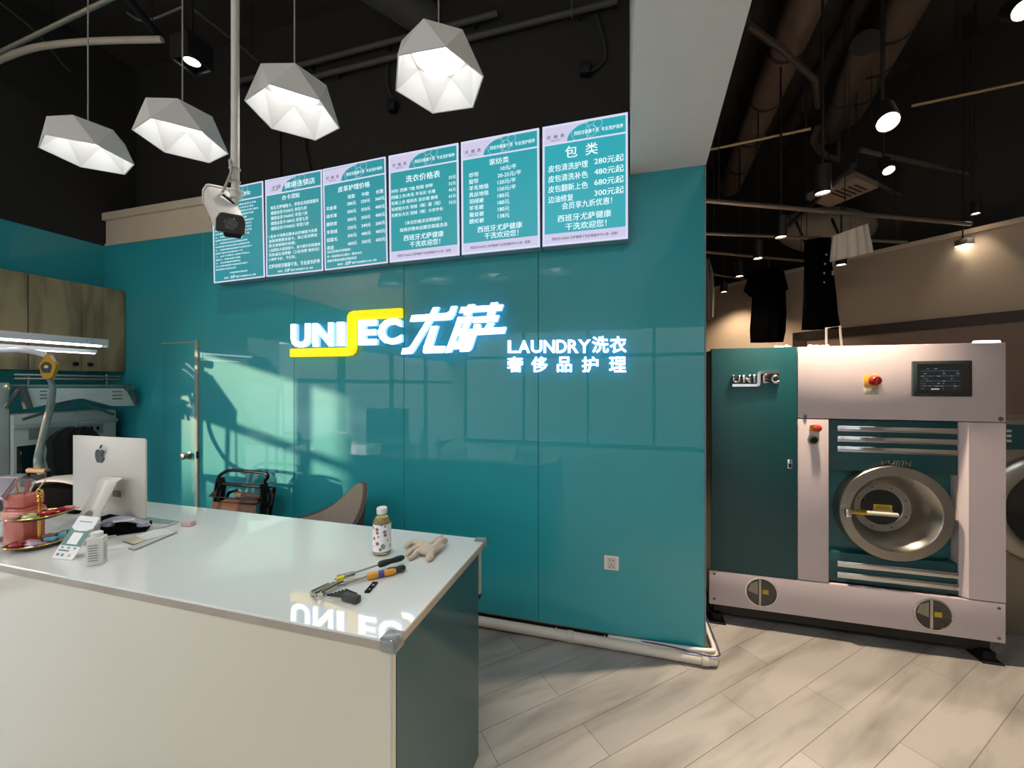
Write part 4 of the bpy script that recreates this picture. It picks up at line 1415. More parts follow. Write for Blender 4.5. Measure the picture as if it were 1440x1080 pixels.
# small black box and the telephone
q = on(138, 742)
tag(B().box(Vector((q.x + 0.035, q.y + 0.05, CT + 0.026)), (0.085, 0.07, 0.05), Euler((0, 0, 0.1)), bev=0.003).build('black_box', matte_black), 'small plain black box between the computer stand and the telephone', 'box')
q = on(150, 762)
pa, pb = on(141, 757), on(205, 748)
d = (pb - pa); Lp = d.length; d.normalize(); wv = Vector((-d.y, d.x, 0))
t = thing('telephone', pa, 'desk telephone with a lavender grey handset on a black base', 'telephone')
b = B()
o = pa + wv * 0.0
prof = [(0.0, 0.001), (Lp, 0.001), (Lp, 0.022), (Lp * 0.6, 0.03), (0.0, 0.05)]
b.prism([o + d * x + Vector((0, 0, z)) for x, z in prof], wv * 0.11)
b.build('base', matte_black, t)
lav_ = M('lavender_grey', '#b4b1bd', 0.35)
rows = []
for i in range(15):
    s = i / 14
    x = -0.01 + (Lp * 1.02) * s
    zc = 0.058 - 0.026 * s + 0.024 * math.sin(PI * s)
    hh = 0.010 + 0.004 * math.sin(PI * s)
    ww = 0.022
    if s < 0.02 or s > 0.98: hh *= 0.4; ww *= 0.7
    ring = []
    for k in range(12):
        a = 2 * PI * k / 12
        ring.append(o + d * x + wv * (0.03 + ww * math.cos(a)) + Vector((0, 0, zc + hh * math.sin(a))))
    rows.append(ring)
b = B().grid(rows, close=True)
b.bm.faces.new([b.bm.verts[i] for i in range(12)]) if False else None
for s in (0.1, 0.9):
    b.lathe([(0.02, -0.022), (0.024, -0.016), (0.022, 0.0)], o + d * (Lp * s) + wv * 0.03 + Vector((0, 0, 0.062 - 0.024 * s)), (0, 0, 1), 18)
hs_ = b.build('handset', lav_, t, angle=50)
b = B().box(o + d * (Lp * 0.5) + wv * 0.005 + Vector((0, 0, 0.066)), (0.075, 0.003, 0.009), Euler((0, 0, math.atan2(d.y, d.x))))
b.build('label_strip', M('strip_white', '#e8e7ea', 0.4), hs_)
pts = [o + d * (Lp * 1.0) + wv * 0.03 + Vector((0, 0, 0.03)), on(218, 744) + Vector((0, 0, 0.012)), on(231, 742) + Vector((0, 0, 0.005)), on(243, 738) + Vector((0, 0, 0.005)), on(249, 736) + Vector((0, 0, 0.006))]
B().tube(pts, 0.004, 8, smooth=5).build('cord', M('cord_pale', '#b9b5b8', 0.5), t)
q = on(259, 741)
tag(B().box(Vector((q.x, q.y + 0.02, CT + 0.013)), (0.055, 0.035, 0.025), Euler((0, 0, 0.2)), bev=0.005).build('pink_holder', M('pale_pink', '#dcb9bd', 0.35)), 'small pale pink plastic piece at the end of the telephone cord', 'holder')
# papers
def sheet(name, px, z, mat_, label, cat, th=0.0015, grp=None):
    P = [on(u, v, CT + z) for u, v in px]
    return tag(B().prism(P, (0, 0, th)).build(name, mat_), label, cat, grp)
paper = M('paper_white', '#d9d7d6', 0.6, var=0.02)
sheet('paper_sheet', [(139, 771), (176, 764), (190, 768), (143, 776)], 0.001, paper, 'crumpled looking white sheet right behind the white carton', 'paper', grp='papers beside the telephone')
sheet('paper_sheet', [(180, 771.5), (243, 747), (249, 749), (190, 773.5)], 0.003, M('paper_grey', '#b8b7b9', 0.5), 'grey edged paper stack lying lowest beside the telephone', 'paper', 0.005, 'papers beside the telephone')
slip = sheet('paper_sheet', [(188, 754), (226, 743), (246, 748.5), (207, 759)], 0.009, paper, 'white printed slip on top of the stack beside the telephone', 'paper', 0.001, 'papers beside the telephone')
sheet('paper_sheet', [(172, 759.5), (190, 753.5), (206, 760), (188, 765.5)], 0.0095, M('paper_cream', '#bdb79a', 0.6, var=0.1), 'pale olive card beneath the printed slip beside the telephone', 'paper', 0.002, 'papers beside the telephone')
b = B()
for k in range(6):
    s = k / 6
    a, c = on(196 + 6 * k, 753.5 - 1.5 * k, CT + 0.0105), on(210 + 5.6 * k, 757 - 1.5 * k, CT + 0.0105)
    dd = (on(198 + 6 * k, 753 - 1.5 * k, CT + 0.0105) - a) * 0.35
    b.prism([a, c, c + dd, a + dd], (0, 0, 0.0003))
ORG[slip.name] = Vector((0, 0, 0))
b.build('printed_rows', M('slip_print', '#a3a3a8', 0.6), slip)
sheet('clear_folder', [(160, 727), (207, 728), (252, 734), (240, 737), (205, 733.5)], 0.001, M('folder_clear', '#aeb2b2', 0.12, coat=1), 'flat shiny grey folder behind the telephone handset', 'folder', 0.004)

# drink bottle
q = on(535.5, 779)
bo = Vector((q.x, q.y + 0.008, CT + 0.0005))
Hb = px2m(bo, 64.5) * 1.0
t = thing('drink_bottle', bo, 'drink bottle with a flowered label and white cap on the counter', 'bottle')
rb = px2m(bo, 12.3)
liquid = M('pale_juice', '#e3d79a', 0.05, trans=0.75, ior=1.33)
B().lathe([(rb * 0.8, 0), (rb * 0.97, 0.004), (rb, 0.012), (rb, Hb * 0.68), (rb * 0.94, Hb * 0.74), (rb * 0.62, Hb * 0.82), (rb * 0.5, Hb * 0.845), (rb * 0.5, Hb * 0.88)], bo, (0, 0, 1), 36).build('body', liquid, t)
lm = M('flower_label', '#e6dfd2', 0.45)
nt = lm.node_tree
bs = nt.nodes['Principled BSDF']
tcn = nt.nodes.new('ShaderNodeTexCoord')
vo = nt.nodes.new('ShaderNodeTexVoronoi')
vo.inputs['Scale'].default_value = 48
rr = nt.nodes.new('ShaderNodeValToRGB')
rr.color_ramp.interpolation = 'CONSTANT'
for e_, (p_, c_2) in zip([rr.color_ramp.elements[0], rr.color_ramp.elements[1]] + [rr.color_ramp.elements.new(x) for x in (0.5, 0.8)], ((0.0, '#c9503c'), (0.22, '#e6dfd2'), (0.72, '#6f7f86'), (0.8, '#e6dfd2'))):
    e_.position = p_
    e_.color = (*lin(c_2), 1)
mulx = nt.nodes.new('ShaderNodeMath'); mulx.operation = 'MULTIPLY'
sepc = nt.nodes.new('ShaderNodeSeparateColor')
nt.links.new(tcn.outputs['Object'], vo.inputs['Vector'])
dsc = nt.nodes.new('ShaderNodeMapRange')
dsc.inputs['From Min'].default_value = 0.0
dsc.inputs['From Max'].default_value = 0.45
nt.links.new(vo.outputs['Color'], sepc.inputs[0])
mg = nt.nodes.new('ShaderNodeMath'); mg.operation = 'ADD'
nt.links.new(vo.outputs['Distance'], dsc.inputs['Value'])
nt.links.new(dsc.outputs[0], mg.inputs[0])
nt.links.new(sepc.outputs[0], mulx.inputs[0]); mulx.inputs[1].default_value = 0.3
nt.links.new(mulx.outputs[0], mg.inputs[1])
nt.links.new(mg.outputs[0], rr.inputs[0])
mx2 = nt.nodes.new('ShaderNodeMix'); mx2.data_type = 'RGBA'
gt = nt.nodes.new('ShaderNodeMath'); gt.operation = 'GREATER_THAN'; gt.inputs[1].default_value = 0.6
lt2 = nt.nodes.new('ShaderNodeMath'); lt2.operation = 'LESS_THAN'; lt2.inputs[1].default_value = 0.4
ml2 = nt.nodes.new('ShaderNodeMath'); ml2.operation = 'MULTIPLY'
nt.links.new(sepc.outputs[1], gt.inputs[0])
nt.links.new(vo.outputs['Distance'], lt2.inputs[0])
nt.links.new(gt.outputs[0], ml2.inputs[0]); nt.links.new(lt2.outputs[0], ml2.inputs[1])
nt.links.new(ml2.outputs[0], mx2.inputs['Factor'])
nt.links.new(rr.outputs[0], mx2.inputs['A'])
mx2.inputs['B'].default_value = (*lin('#7d9aa6'), 1)
nt.links.new(mx2.outputs['Result'], bs.inputs['Base Color'])
B().lathe([(rb * 1.012, Hb * 0.09), (rb * 1.012, Hb * 0.67)], bo, (0, 0, 1), 36, cap=False).build('label', lm, t)
B().lathe([(rb * 0.55, Hb * 0.865), (rb * 0.58, Hb * 0.88), (rb * 0.58, Hb * 0.985), (rb * 0.52, Hb)], bo, (0, 0, 1), 30).build('cap', M('bottle_cap', '#eceae4', 0.4), t)

# cotton gloves: a crumpled pair
glv = M('cotton_glove', '#d3c2ad', 0.95, var=0.08, scale=60, bump=0.3)
def finger(b, pts, r0, r1):
    P = [on(u, v) + Vector((0, 0, z)) for u, v, z in pts]
    n = 4 * (len(P) - 1) + 1
    rs = [r0 + (r1 - r0) * i / (n - 1) for i in range(n)]
    rs[-1] *= 0.55
    b.tube(P, rs, 10, smooth=4)
b = B()
g0 = on(600, 776)
finger(b, [(606, 777, 0.022), (592, 774, 0.028), (580, 770, 0.024), (569, 774, 0.012)], 0.013, 0.0095)
finger(b, [(603, 779, 0.018), (590, 777, 0.026), (580, 779, 0.018), (571, 785, 0.010)], 0.013, 0.0095)
finger(b, [(600, 780, 0.014), (589, 781, 0.020), (582, 785, 0.012), (575, 789.5, 0.009)], 0.012, 0.009)
finger(b, [(608, 776, 0.016), (598, 770, 0.018), (585, 767, 0.016), (574, 772, 0.011)], 0.012, 0.009)
b.blob(on(601, 780) + Vector((0, 0, 0.018)), (0.042, 0.03, 0.016), Euler((0, 0.1, 0.3)), 3, 0.03)
tag(b.build('cotton_glove', glv, angle=80), 'beige cotton glove with fingers pointing at the bottle', 'glove', 'pair of beige cotton gloves')
b = B()
finger(b, [(600, 783, 0.012), (612, 778, 0.026), (620, 771, 0.03), (628, 767, 0.02)], 0.02, 0.013)
finger(b, [(606, 788, 0.010), (606, 784, 0.016), (613, 779, 0.020), (622, 774, 0.02)], 0.014, 0.015)
finger(b, [(606, 772, 0.020), (614, 766, 0.022), (622, 760, 0.02), (617, 765, 0.016)], 0.009, 0.006)
b.blob(on(604, 789) + Vector((0, 0, 0.016)), (0.016, 0.018, 0.016), None, 2, 0.04)
tag(b.build('cotton_glove', glv, angle=80), 'second beige cotton glove bunched toward the counter corner', 'glove', 'pair of beige cotton gloves')

# screwdrivers
def driver(h0, h1, tip, zr, name, label, hm, parts):
    a, c, e = on(*h0) + Vector((0, 0, zr)), on(*h1) + Vector((0, 0, zr)), on(*tip) + Vector((0, 0, 0.006))
    ax = (c - a)
    L = ax.length
    ax.normalize()
    t = thing(name, a, label, 'screwdriver', 'screwdrivers on the counter')
    r = 0.0125
    B().lathe([(r * 0.62, 0.0), (r * 0.95, 0.006), (r, L * 0.2), (r * 0.78, L * 0.5), (r * 0.95, L * 0.72), (r * 0.9, L * 0.9), (r * 0.55, L)], a, ax, 14).build('handle', hm, t)
    for s0, s1, rr_, mm, nm in parts:
        B().lathe([(r * rr_ * 0.96, L * s0), (r * rr_, L * (s0 + .03)), (r * rr_, L * (s1 - .03)), (r * rr_ * 0.96, L * s1)], a, ax, 14).build(nm, mm, t)
    B().tube([a + ax * 0.003, a.lerp(e, 0.9), e], [0.0035, 0.0035, 0.0022], 8).build('shaft', steel, t)
grn = M('dark_green_grip', '#1f2b27', 0.45, var=0.15)
driver((532, 804), (568, 793), (470, 817), 0.026, 'screwdriver', 'dark green screwdriver lying topmost behind the yellow one', grn, [])
driver((543, 809), (570, 803), (478, 822), 0.013, 'screwdriver', 'dark green screwdriver partly under the other dark one', grn, [])
org = M('orange_grip', '#e8a02c', 0.4)
blu = M('blue_grip', '#4a4f9c', 0.4)
driver((516, 816), (557, 808), (474, 826), 0.0135, 'screwdriver', 'yellow handled screwdriver with a blue collar', org, [(0.38, 0.58, 0.98, blu, 'blue_collar')])
# black slotted clip
a, c = on(516, 834), on(528, 820)
ax = (c - a).normalized(); wx = Vector((-ax.y, ax.x, 0)) * 0.009
b = B()
L = (c - a).length
for s in (-1, 1):
    b.prism([a + wx * s, a + wx * s * 0.55, c + wx * s * 0.55, c + wx * s], (0, 0, 0.004))
for s, e in ((0, 0.2), (0.45, 0.6), (0.9, 1.0)):
    b.prism([a + ax * L * s + wx, a + ax * L * s - wx, a + ax * L * e - wx, a + ax * L * e + wx], (0, 0, 0.004))
for v_ in b.bm.verts: v_.co.z += 0.001
tag(b.build('slotted_clip', black_plast), 'flat black slotted plastic clip in front of the yellow screwdriver', 'clip')
# folding hex key set (dark)
t = thing('hex_key_set', on(485, 845), 'dark grey folding hex key set in front of the tools', 'hex keys')
a, c = on(464, 838), on(506, 849)
ax = (c - a).normalized(); wx = Vector((-ax.y, ax.x, 0)); L = (c - a).length
hexm = M('dark_grey_case', '#3b3836', 0.4, var=0.1)
b = B().box(a + ax * L * 0.72 + Vector((0, 0, 0.012)), (L * 0.5, 0.024, 0.022), Euler((0, 0, math.atan2(ax.y, ax.x))), bev=0.004)
b.build('case', hexm, t)
b = B()
for k in range(6):
    w0 = wx * (-0.008 + 0.0042 * k)
    b.tube([a + ax * L * 0.8 + w0 + Vector((0, 0, 0.020)), a + ax * (L * (0.02 + 0.07 * k)) + w0 * 1.6 + Vector((0, 0, 0.010 + 0.002 * k))], 0.0034, 6)
b.build('keys', M('key_black', '#2b2a2a', 0.3, metal=0.6), t)
# chrome hex keys bundle, with yellow bit
ck = [((437, 838), (470, 822), 0.0045), ((440, 841), (474, 825), 0.0045), ((449, 842), (478, 826), 0.004), ((436, 835), (462, 823), 0.004), ((452, 838), (482, 822), 0.0035)]
lbs = ['chrome hex key furthest left in the bundle, lying front', 'chrome hex key second in the bundle near the dark key set', 'chrome hex key closest to the dark key set', 'chrome hex key at the back of the bundle', 'chrome hex key lying over the bundle toward the screwdriver shafts']
for k, ((p0, p1, r), lb) in enumerate(zip(ck, lbs)):
    a, c = on(*p0), on(*p1)
    z = Vector((0, 0, r + 0.002 + 0.006 * (k % 3)))
    ax = (c - a).normalized(); wx = Vector((-ax.y, ax.x, 0))
    b = B().tube([a - wx * 0.02 + z, a - wx * 0.004 + z, a + ax * 0.006 + z, c + z], r, 6)
    tag(b.build('hex_key', steel, angle=25), lb, 'hex key', 'loose chrome hex keys')
a, c = on(473, 824), on(484, 821)
tag(B().tube([a + Vector((0, 0, 0.022)), c + Vector((0, 0, 0.024))], 0.0075, 10).build('yellow_sleeve', M('bright_yellow', '#e8d320', 0.4)), 'bright yellow sleeve on the tool bundle', 'sleeve')
a, c = on(474, 814), on(499, 808)
tag(B().tube([a + Vector((0, 0, 0.007)), c + Vector((0, 0, 0.007))], 0.006, 10).build('steel_rod', grey_metal), 'short grey steel rod beside the screwdriver shafts', 'rod')

# ================================================================== CHAIRS
# shell armchair
fab = M('taupe_fabric', '#9f9284', 0.9, var=0.05, scale=60)
fabd = M('dark_piping', '#544b44', 0.8)
ac = atD(458, 735, 2.62)
ac = Vector((ac.x, 2.07, 0))
t = thing('armchair', ac, 'taupe ribbed shell armchair between the counter and the teal wall', 'armchair')
bd = math.radians(52)        # direction of the backrest
def shell_pt(a, s, off=0.0):
    """a: angle from the back, s: 0 (seat) .. 1 (rim)"""
    h = 0.70 + 0.255 * max(0.0, math.cos(a * 0.72)) ** 5.0
    z = 0.44 + (h - 0.44) * s
    r = (0.245 + 0.055 * s) * (1 - 0.0 * a) + off
    if off == 0.0:
        r -= 0.009 * (0.5 + 0.5 * math.cos(a * 24)) ** 3 * (1 - s ** 6)
    q = bd + a
    return ac + Vector((math.cos(q) * r, math.sin(q) * r, z))
A0, A1 = math.radians(-118), math.radians(118)
rows_i, rows_o = [], []
N = 90
for j in range(9):
    s = j / 8
    rows_i.append([shell_pt(A0 + (A1 - A0) * k / N, s) for k in range(N + 1)])
    rows_o.append([shell_pt(A0 + (A1 - A0) * k / N, s, 0.03) for k in range(N + 1)])
b = B().grid(rows_i)
b.build('inner_shell', fab, t, angle=75)
b = B().grid(rows_o)
b.grid([rows_i[0], rows_o[0]])
b.grid([rows_i[-1], rows_o[-1]])
b.grid([[r[0] for r in rows_i], [r[0] for r in rows_o]])
b.grid([[r[-1] for r in rows_i], [r[-1] for r in rows_o]])
b.build('outer_shell', M('taupe_dark', '#5b5149', 0.85), t, angle=60)
B().tube([(rows_i[-1][k] + rows_o[-1][k]) / 2 + Vector((0, 0, 0.002)) for k in range(0, N + 1, 3)], 0.006, 6).build('piping', fabd, t)
B().lathe([(0.02, 0.38), (0.24, 0.39), (0.25, 0.44), (0.22, 0.47), (0.02, 0.475)], ac, (0, 0, 1), 32).build('seat', fab, t)
b = B()
for k in range(4):
    q = math.radians(45 + 90 * k) + bd
    b.tube([ac + Vector((math.cos(q) * 0.12, math.sin(q) * 0.12, 0.385)), ac + Vector((math.cos(q) * 0.25, math.sin(q) * 0.25, 0.0))], [0.017, 0.011], 10)
    b.build('leg', black_plast, t)
    b = B()
b.bm.free()

# folding lounge chair leaning on the wall
YC = 2.40
t = thing('folding_chair', (atY(340, 700, YC).x, YC, 0), 'folded black tube chair with brown slings leaning on the teal wall', 'folding chair')
def FC_(x, y, dy=0.0):
    p = atY(280 + x / 6, 640 + min(y, 700) / 6, YC + dy)
    if y >= 700:
        p.z = 0.012
    return p
tubm = M('black_tube', '#231c18', 0.25, metal=0.3)
brn = M('brown_sling', '#7d5d4a', 0.6, var=0.12, scale=14)
b = B().tube([FC_(130, 900), FC_(133, 460), FC_(140, 300), FC_(165, 190), FC_(205, 150), FC_(255, 130), FC_(345, 130), FC_(540, 150), FC_(575, 162), FC_(578, 185), FC_(550, 222), FC_(532, 260), FC_(527, 340), FC_(490, 400)], 0.013, 12, smooth=4)
b.build('back_frame', tubm, t)
b = B().tube([FC_(205, 240, -0.03), FC_(525, 268, -0.03)], 0.014, 12)
b.tube([FC_(110, 350, -0.06), FC_(480, 378, -0.06)], 0.005, 8)
b.build('cross_bars', tubm, t)
B().tube([FC_(185, 190, -0.02), FC_(200, 260, -0.02), FC_(182, 380, -0.02), FC_(178, 900, -0.02)], 0.024, 10).build('front_leg', tubm, t)
b = B()
b.tube([FC_(552, 235, -0.02), FC_(548, 330, -0.02), FC_(540, 500, -0.02), FC_(535, 900, -0.02)], 0.024, 10)
b.build('front_leg', tubm, t)
b = B().tube([FC_(230, 385, 0.02), FC_(245, 330, 0.02), FC_(275, 308, 0.02), FC_(320, 303, 0.02)], 0.012, 10, smooth=4)
b.tube([FC_(575, 270, 0.03), FC_(640, 270, 0.03), FC_(600, 480, 0.03), FC_(590, 900, 0.03)], 0.012, 10)
b.tube([FC_(585, 280, 0.0), FC_(600, 360, 0.0), FC_(560, 480, 0.0)], 0.008, 8)
b.build('rear_tubes', tubm, t)
b = B().prism([FC_(75, 350, -0.05), FC_(140, 285, -0.05), FC_(165, 262, -0.05), FC_(140, 352, -0.05)], (0, 0.03, 0))
b.build('arm_tip', black_plast, t)
b = B()
def sling(b, pts, dy):
    rows = []
    (x0, y0), (x1, y1), (x2, y2), (x3, y3) = pts
    for j in range(5):
        s = j / 4
        r = []
        for k in range(7):
            q = k / 6
            xa, ya = x0 + (x1 - x0) * q, y0 + (y1 - y0) * q
            xb_, yb_ = x3 + (x2 - x3) * q, y3 + (y2 - y3) * q
            r.append(FC_(xa + (xb_ - xa) * s, ya + (yb_ - ya) * s, dy - 0.02 * math.sin(PI * s)))
        rows.append(r)
    b.grid(rows)
sling(b, ((312, 306), (520, 330), (505, 382), (305, 372)), 0.0)
sling(b, ((230, 372), (500, 385), (480, 425), (170, 395)), -0.03)
sling(b, ((112, 392), (482, 425), (470, 690), (110, 690)), -0.05)
b.build('slings', brn, t, angle=60, solid=0.008)
b = B()
sling(b, ((606, 290), (636, 280), (600, 470), (585, 470)), 0.035)
b.build('side_sling', brn, t, angle=60, solid=0.006)

# unseen slab on poles, added and shaped to cast the shadow on the wall
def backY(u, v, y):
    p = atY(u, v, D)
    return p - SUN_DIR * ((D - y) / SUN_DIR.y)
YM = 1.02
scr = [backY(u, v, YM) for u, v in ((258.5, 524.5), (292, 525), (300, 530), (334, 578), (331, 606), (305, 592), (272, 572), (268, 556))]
t = thing('shadow_caster', (scr[4].x, YM, 0), 'unseen dark slab on poles added to cast the wall shadow', 'display stand')
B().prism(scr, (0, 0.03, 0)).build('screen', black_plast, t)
pA, pB = backY(322, 598, YM), backY(333, 580, YM)
b = B().tube([pA + Vector((0, 0.015, 0)), (pA.x - 0.02, YM + 0.015, 0.9), (pA.x - 0.02, YM + 0.015, 0.02)], 0.022, 12)
b.tube([pB + Vector((0, 0.015, 0)), (pB.x + 0.02, YM + 0.015, 0.02)], 0.009, 10)
b.box((pA.x + 0.0, YM + 0.015, 0.012), (0.4, 0.35, 0.024), bev=0.004)
b.build('pole_base', grey_metal, t)

# ================================================================== PIPES AT THE FOOT OF THE WALL
pvc = M('white_pvc', '#d8cfc2', 0.35, var=0.02)
YP, XP, RP = D - 0.034, XR + 0.055, 0.031
t = thing('drain_pipe', (XP, YP, 0), 'white plastic drain pipe along the foot of the teal wall', 'pipe')
b = B().tube([(XL + 2.0, YP, RP + 0.002), (XP - 0.06, YP, RP + 0.002), (XP - 0.018, YP + 0.006, RP + 0.002), (XP, YP + 0.05, RP + 0.002), (XP, 2.9, RP + 0.002)], RP, 18)
b.build('pipe', pvc, t)
for u in (802, 946):
    x = atY(u, 900, YP).x
    B().lathe([(RP + 0.0005, -0.02), (RP + 0.004, -0.018), (RP + 0.004, 0.018), (RP + 0.0005, 0.02)], (x if u < 900 else XP - 0.065, YP, RP + 0.002), (1, 0, 0), 20).build('coupling', M('pvc_joint', '#cfc7ba', 0.4), t)
x = atY(702, 880, YP).x
B().lathe([(RP + 0.0004, -0.003), (RP + 0.0012, 0), (RP + 0.0004, 0.003)], (x, YP, RP + 0.002), (1, 0, 0), 20).build('joint_line', M('pvc_joint', '#cfc7ba', 0.4), t)
for u in (782, 850, 913, 988):
    x = atY(u, 900, YP).x
    b = B().lathe([(RP + 0.0045, -0.0025), (RP + 0.0045, 0.0025)], (x, YP, RP + 0.0065), (1, 0, 0), 18)
    b.tube([(x, YP - 0.01, 2 * RP + 0.004), (x + 0.004, YP - 0.02, 2 * RP + 0.02)], 0.0025, 6)
    b.build('cable_tie', M('tie_cream', '#ddd3b8', 0.4), t)
t2 = thing('conduit_pipe', (XP - 0.02, YP, 0), 'thinner white conduit lying on the drain pipe at the wall corner', 'pipe')
b = B().tube([(XR - 0.55, D + 0.012, 0.045), (XR - 0.2, YP + 0.006, 2 * RP + 0.012), (XP - 0.05, YP + 0.014, 2 * RP + 0.016), (XP - 0.008, YP + 0.04, 2 * RP + 0.016), (XP - 0.006, YP + 0.16, 2 * RP + 0.016), (XP - 0.012, 2.9, 2 * RP + 0.016)], 0.013, 12, smooth=4)
b.build('conduit', M('conduit_white', '#dcd8d2', 0.4), t2)
b = B().tube([(XR - 0.5, D + 0.008, 0.05), (XR - 0.22, YP - 0.006, 2 * RP + 0.018), (XP - 0.06, YP - 0.014, 2 * RP + 0.006), (XP + 0.006, YP - 0.004, 2 * RP + 0.008), (XP + 0.022, YP + 0.06, 2 * RP + 0.008), (XP + 0.012, 2.9, 2 * RP + 0.012)], 0.0045, 8, smooth=5)
tag(b.build('blue_cable', M('blue_cable', '#3b4572', 0.5)), 'dark blue cable draped over the white pipes at the wall corner', 'cable')
b = B().tube([(XR + 0.012, 2.87, 0.05), (XR + 0.02, 2.88, 0.25)], 0.02, 10)
tag(b.build('black_hose', black_rub), 'short black hose behind the right end of the teal wall', 'hose')
# ================================================================== DRY CLEANING MACHINE
MY = 2.98
lil = M('lilac_enamel', '#c6b9bb', 0.32, var=0.01)
tealm = M('machine_teal', '#06454a', 0.4, coat=0.0, var=0.02)
teald = M('machine_teal_recess', '#0b5a5e', 0.25, coat=0.5)
def MP(u, v, y=MY): return atY(u, v, y)
mx0, mx1 = MP(997.5, 820).x, MP(1414.6, 700).x
mdx = MP(1122, 650).x        # door / column boundary
mrx0, mrx1 = MP(1165.5, 700).x, MP(1354, 700).x
mrc = MP(1362.5, 700).x
mz_top = MP(1414.5, 481.5).z
mz_up = MP(1300, 592).z      # lower edge of the upper panel
mz_low = (MP(997.5, 801).z + MP(1414.6, 849).z) / 2
mz_bot = (MP(997.5, 848.5).z + MP(1414.6, 905.8).z) / 2
MD = 0.95
t = thing('dry_cleaning_machine', ((mx0 + mx1) / 2, MY, 0), 'large lilac and teal dry cleaning machine with a round steel porthole', 'machine')
b = B().span((mx0 + 0.012, MY + 0.03, mz_bot + 0.02), (mdx, MY + MD, mz_top - 0.01))
b.span((mdx, MY + 0.32, mz_bot + 0.02), (mx1 - 0.005, MY + MD, mz_top - 0.002))
b.span((mrc, MY + 0.03, mz_bot + 0.02), (mx1 - 0.005, MY + 0.17, mz_top - 0.002))
b.build('carcass', lil, t)
b = B().span((mx0 + 0.012, MY - 0.004, mz_low + 0.004), (mdx - 0.006, MY + 0.029, mz_top), bev=0.003)
dr = b.build('side_door', tealm, t)
c_ = MP(1110, 652)
B().box((c_.x, MY - 0.007, c_.z), (0.028, 0.006, 0.06), bev=0.002).build('door_latch', chrome, dr)
B().box((c_.x, MY - 0.0108, c_.z - 0.012), (0.014, 0.002, 0.026)).build('latch_slot', black_plast, dr)
B().span((mdx, MY, mz_up + 0.003), (mx1, MY + 0.16, mz_top), bev=0.003).build('upper_panel', lil, t)
B().span((mdx, MY, mz_low + 0.003), (mrx0, MY + 0.16, mz_up - 0.003), bev=0.003).build('left_column', lil, t)
b = B().prism([(mrc, MY, mz_low + 0.003), (mx1, MY, mz_low + 0.003), (mx1, MY + 0.03, mz_low + 0.003), (mrx1 + 0.004, MY + 0.16, mz_low + 0.003), (mrx1, MY + 0.03, mz_low + 0.003)], (0, 0, mz_up - mz_low - 0.006))
b.build('right_column', lil, t)
b = B().span((mx0, MY, mz_bot), (mx1, MY + 0.029, mz_low - 0.003), bev=0.003)
lp = b.build('lower_panel', lil, t)
for u, v in ((1004.5, 807), (1004.5, 842), (1405, 855.5), (1405, 897.5)):
    B().lathe([(0.009, 0), (0.007, 0.003)], (MP(u, v).x, MY - 0.0002, MP(u, v).z), (0, -1, 0), 14).build('screw', M('screw_dark', '#6a6260', 0.3, metal=0.7), t)
for u, v in ((1132, 585), (1407, 589)):
    B().lathe([(0.012, 0), (0.012, 0.003), (0.006, 0.005)], (MP(u, v).x, MY - 0.0002, MP(u, v).z), (0, -1, 0), 16).build('screw', M('screw_dark', '#6a6260', 0.3, metal=0.7), t)
# teal front: upper band, recess, lower band
zb1, zb2 = MP(1260, 666).z, MP(1260, 787).z
b = B().span((mrx0 + 0.001, MY + 0.035, zb1), (mrx1 - 0.001, MY + 0.159, mz_up - 0.0035), bev=0.004)
ub = b.build('upper_band', tealm, t)
b = B().span((mrx0 + 0.001, MY + 0.035, mz_low + 0.0035), (mrx1 - 0.001, MY + 0.159, zb2), bev=0.004)
lb_ = b.build('lower_band', tealm, t)
pcx, pcz = MP(1260, 723).x, MP(1260, 723).z
pR = 0.292
b = B()
x0q, x1q = mrx0 + 0.001, mrx1 - 0.001
outer, inner = [], []
for k in range(64):
    a = 2 * PI * k / 64
    ca, sa = math.cos(a), math.sin(a)
    tx_ = ((x1q - pcx) if ca > 0 else (pcx - x0q)) / max(abs(ca), 1e-6)
    tz_ = ((zb1 - pcz) if sa > 0 else (pcz - zb2)) / max(abs(sa), 1e-6)
    r_ = min(tx_, tz_)
    outer.append((pcx + ca * r_, pcz + sa * r_))
    inner.append((pcx + ca * pR * 0.9, pcz + sa * pR * 0.9))
rows = [[(x, MY + 0.159, z) for x, z in outer], [(x, MY + 0.09, z) for x, z in outer], [(x, MY + 0.09, z) for x, z in inner], [(x, MY + 0.159, z) for x, z in inner]]
b.grid(rows, close=True)
b.build('recess_panel', teald, t)
x0_, x1_ = MP(1177, 620, MY + 0.03).x, MP(1348, 620, MY + 0.03).x
for par, vs in ((ub, ((1262, 600.5, 608.5), (1262, 615.5, 623.5), (1262, 630, 638))), (lb_, ((1262, 796.5, 805), (1262, 812.5, 821)))):
    for u, va, vb in vs:
        za, zc = MP(u, va, MY + 0.03).z, MP(u, vb, MY + 0.03).z
        B().span((x0_, MY + 0.024, zc), (x1_, MY + 0.0345, za), bev=0.003).build('chrome_bar', chrome, par)
b = B()
p00, p10, p01 = MP(1240, 656.5, MY + 0.0335), MP(1281, 657.5, MY + 0.0335), MP(1240, 646.5, MY + 0.0335)
fit_text(b, 'MS402N', p00, p10, p01, 0.012, ext=Vector((0, 0.0015, 0)))
b.build('model_lettering', steel, ub, smooth=False)
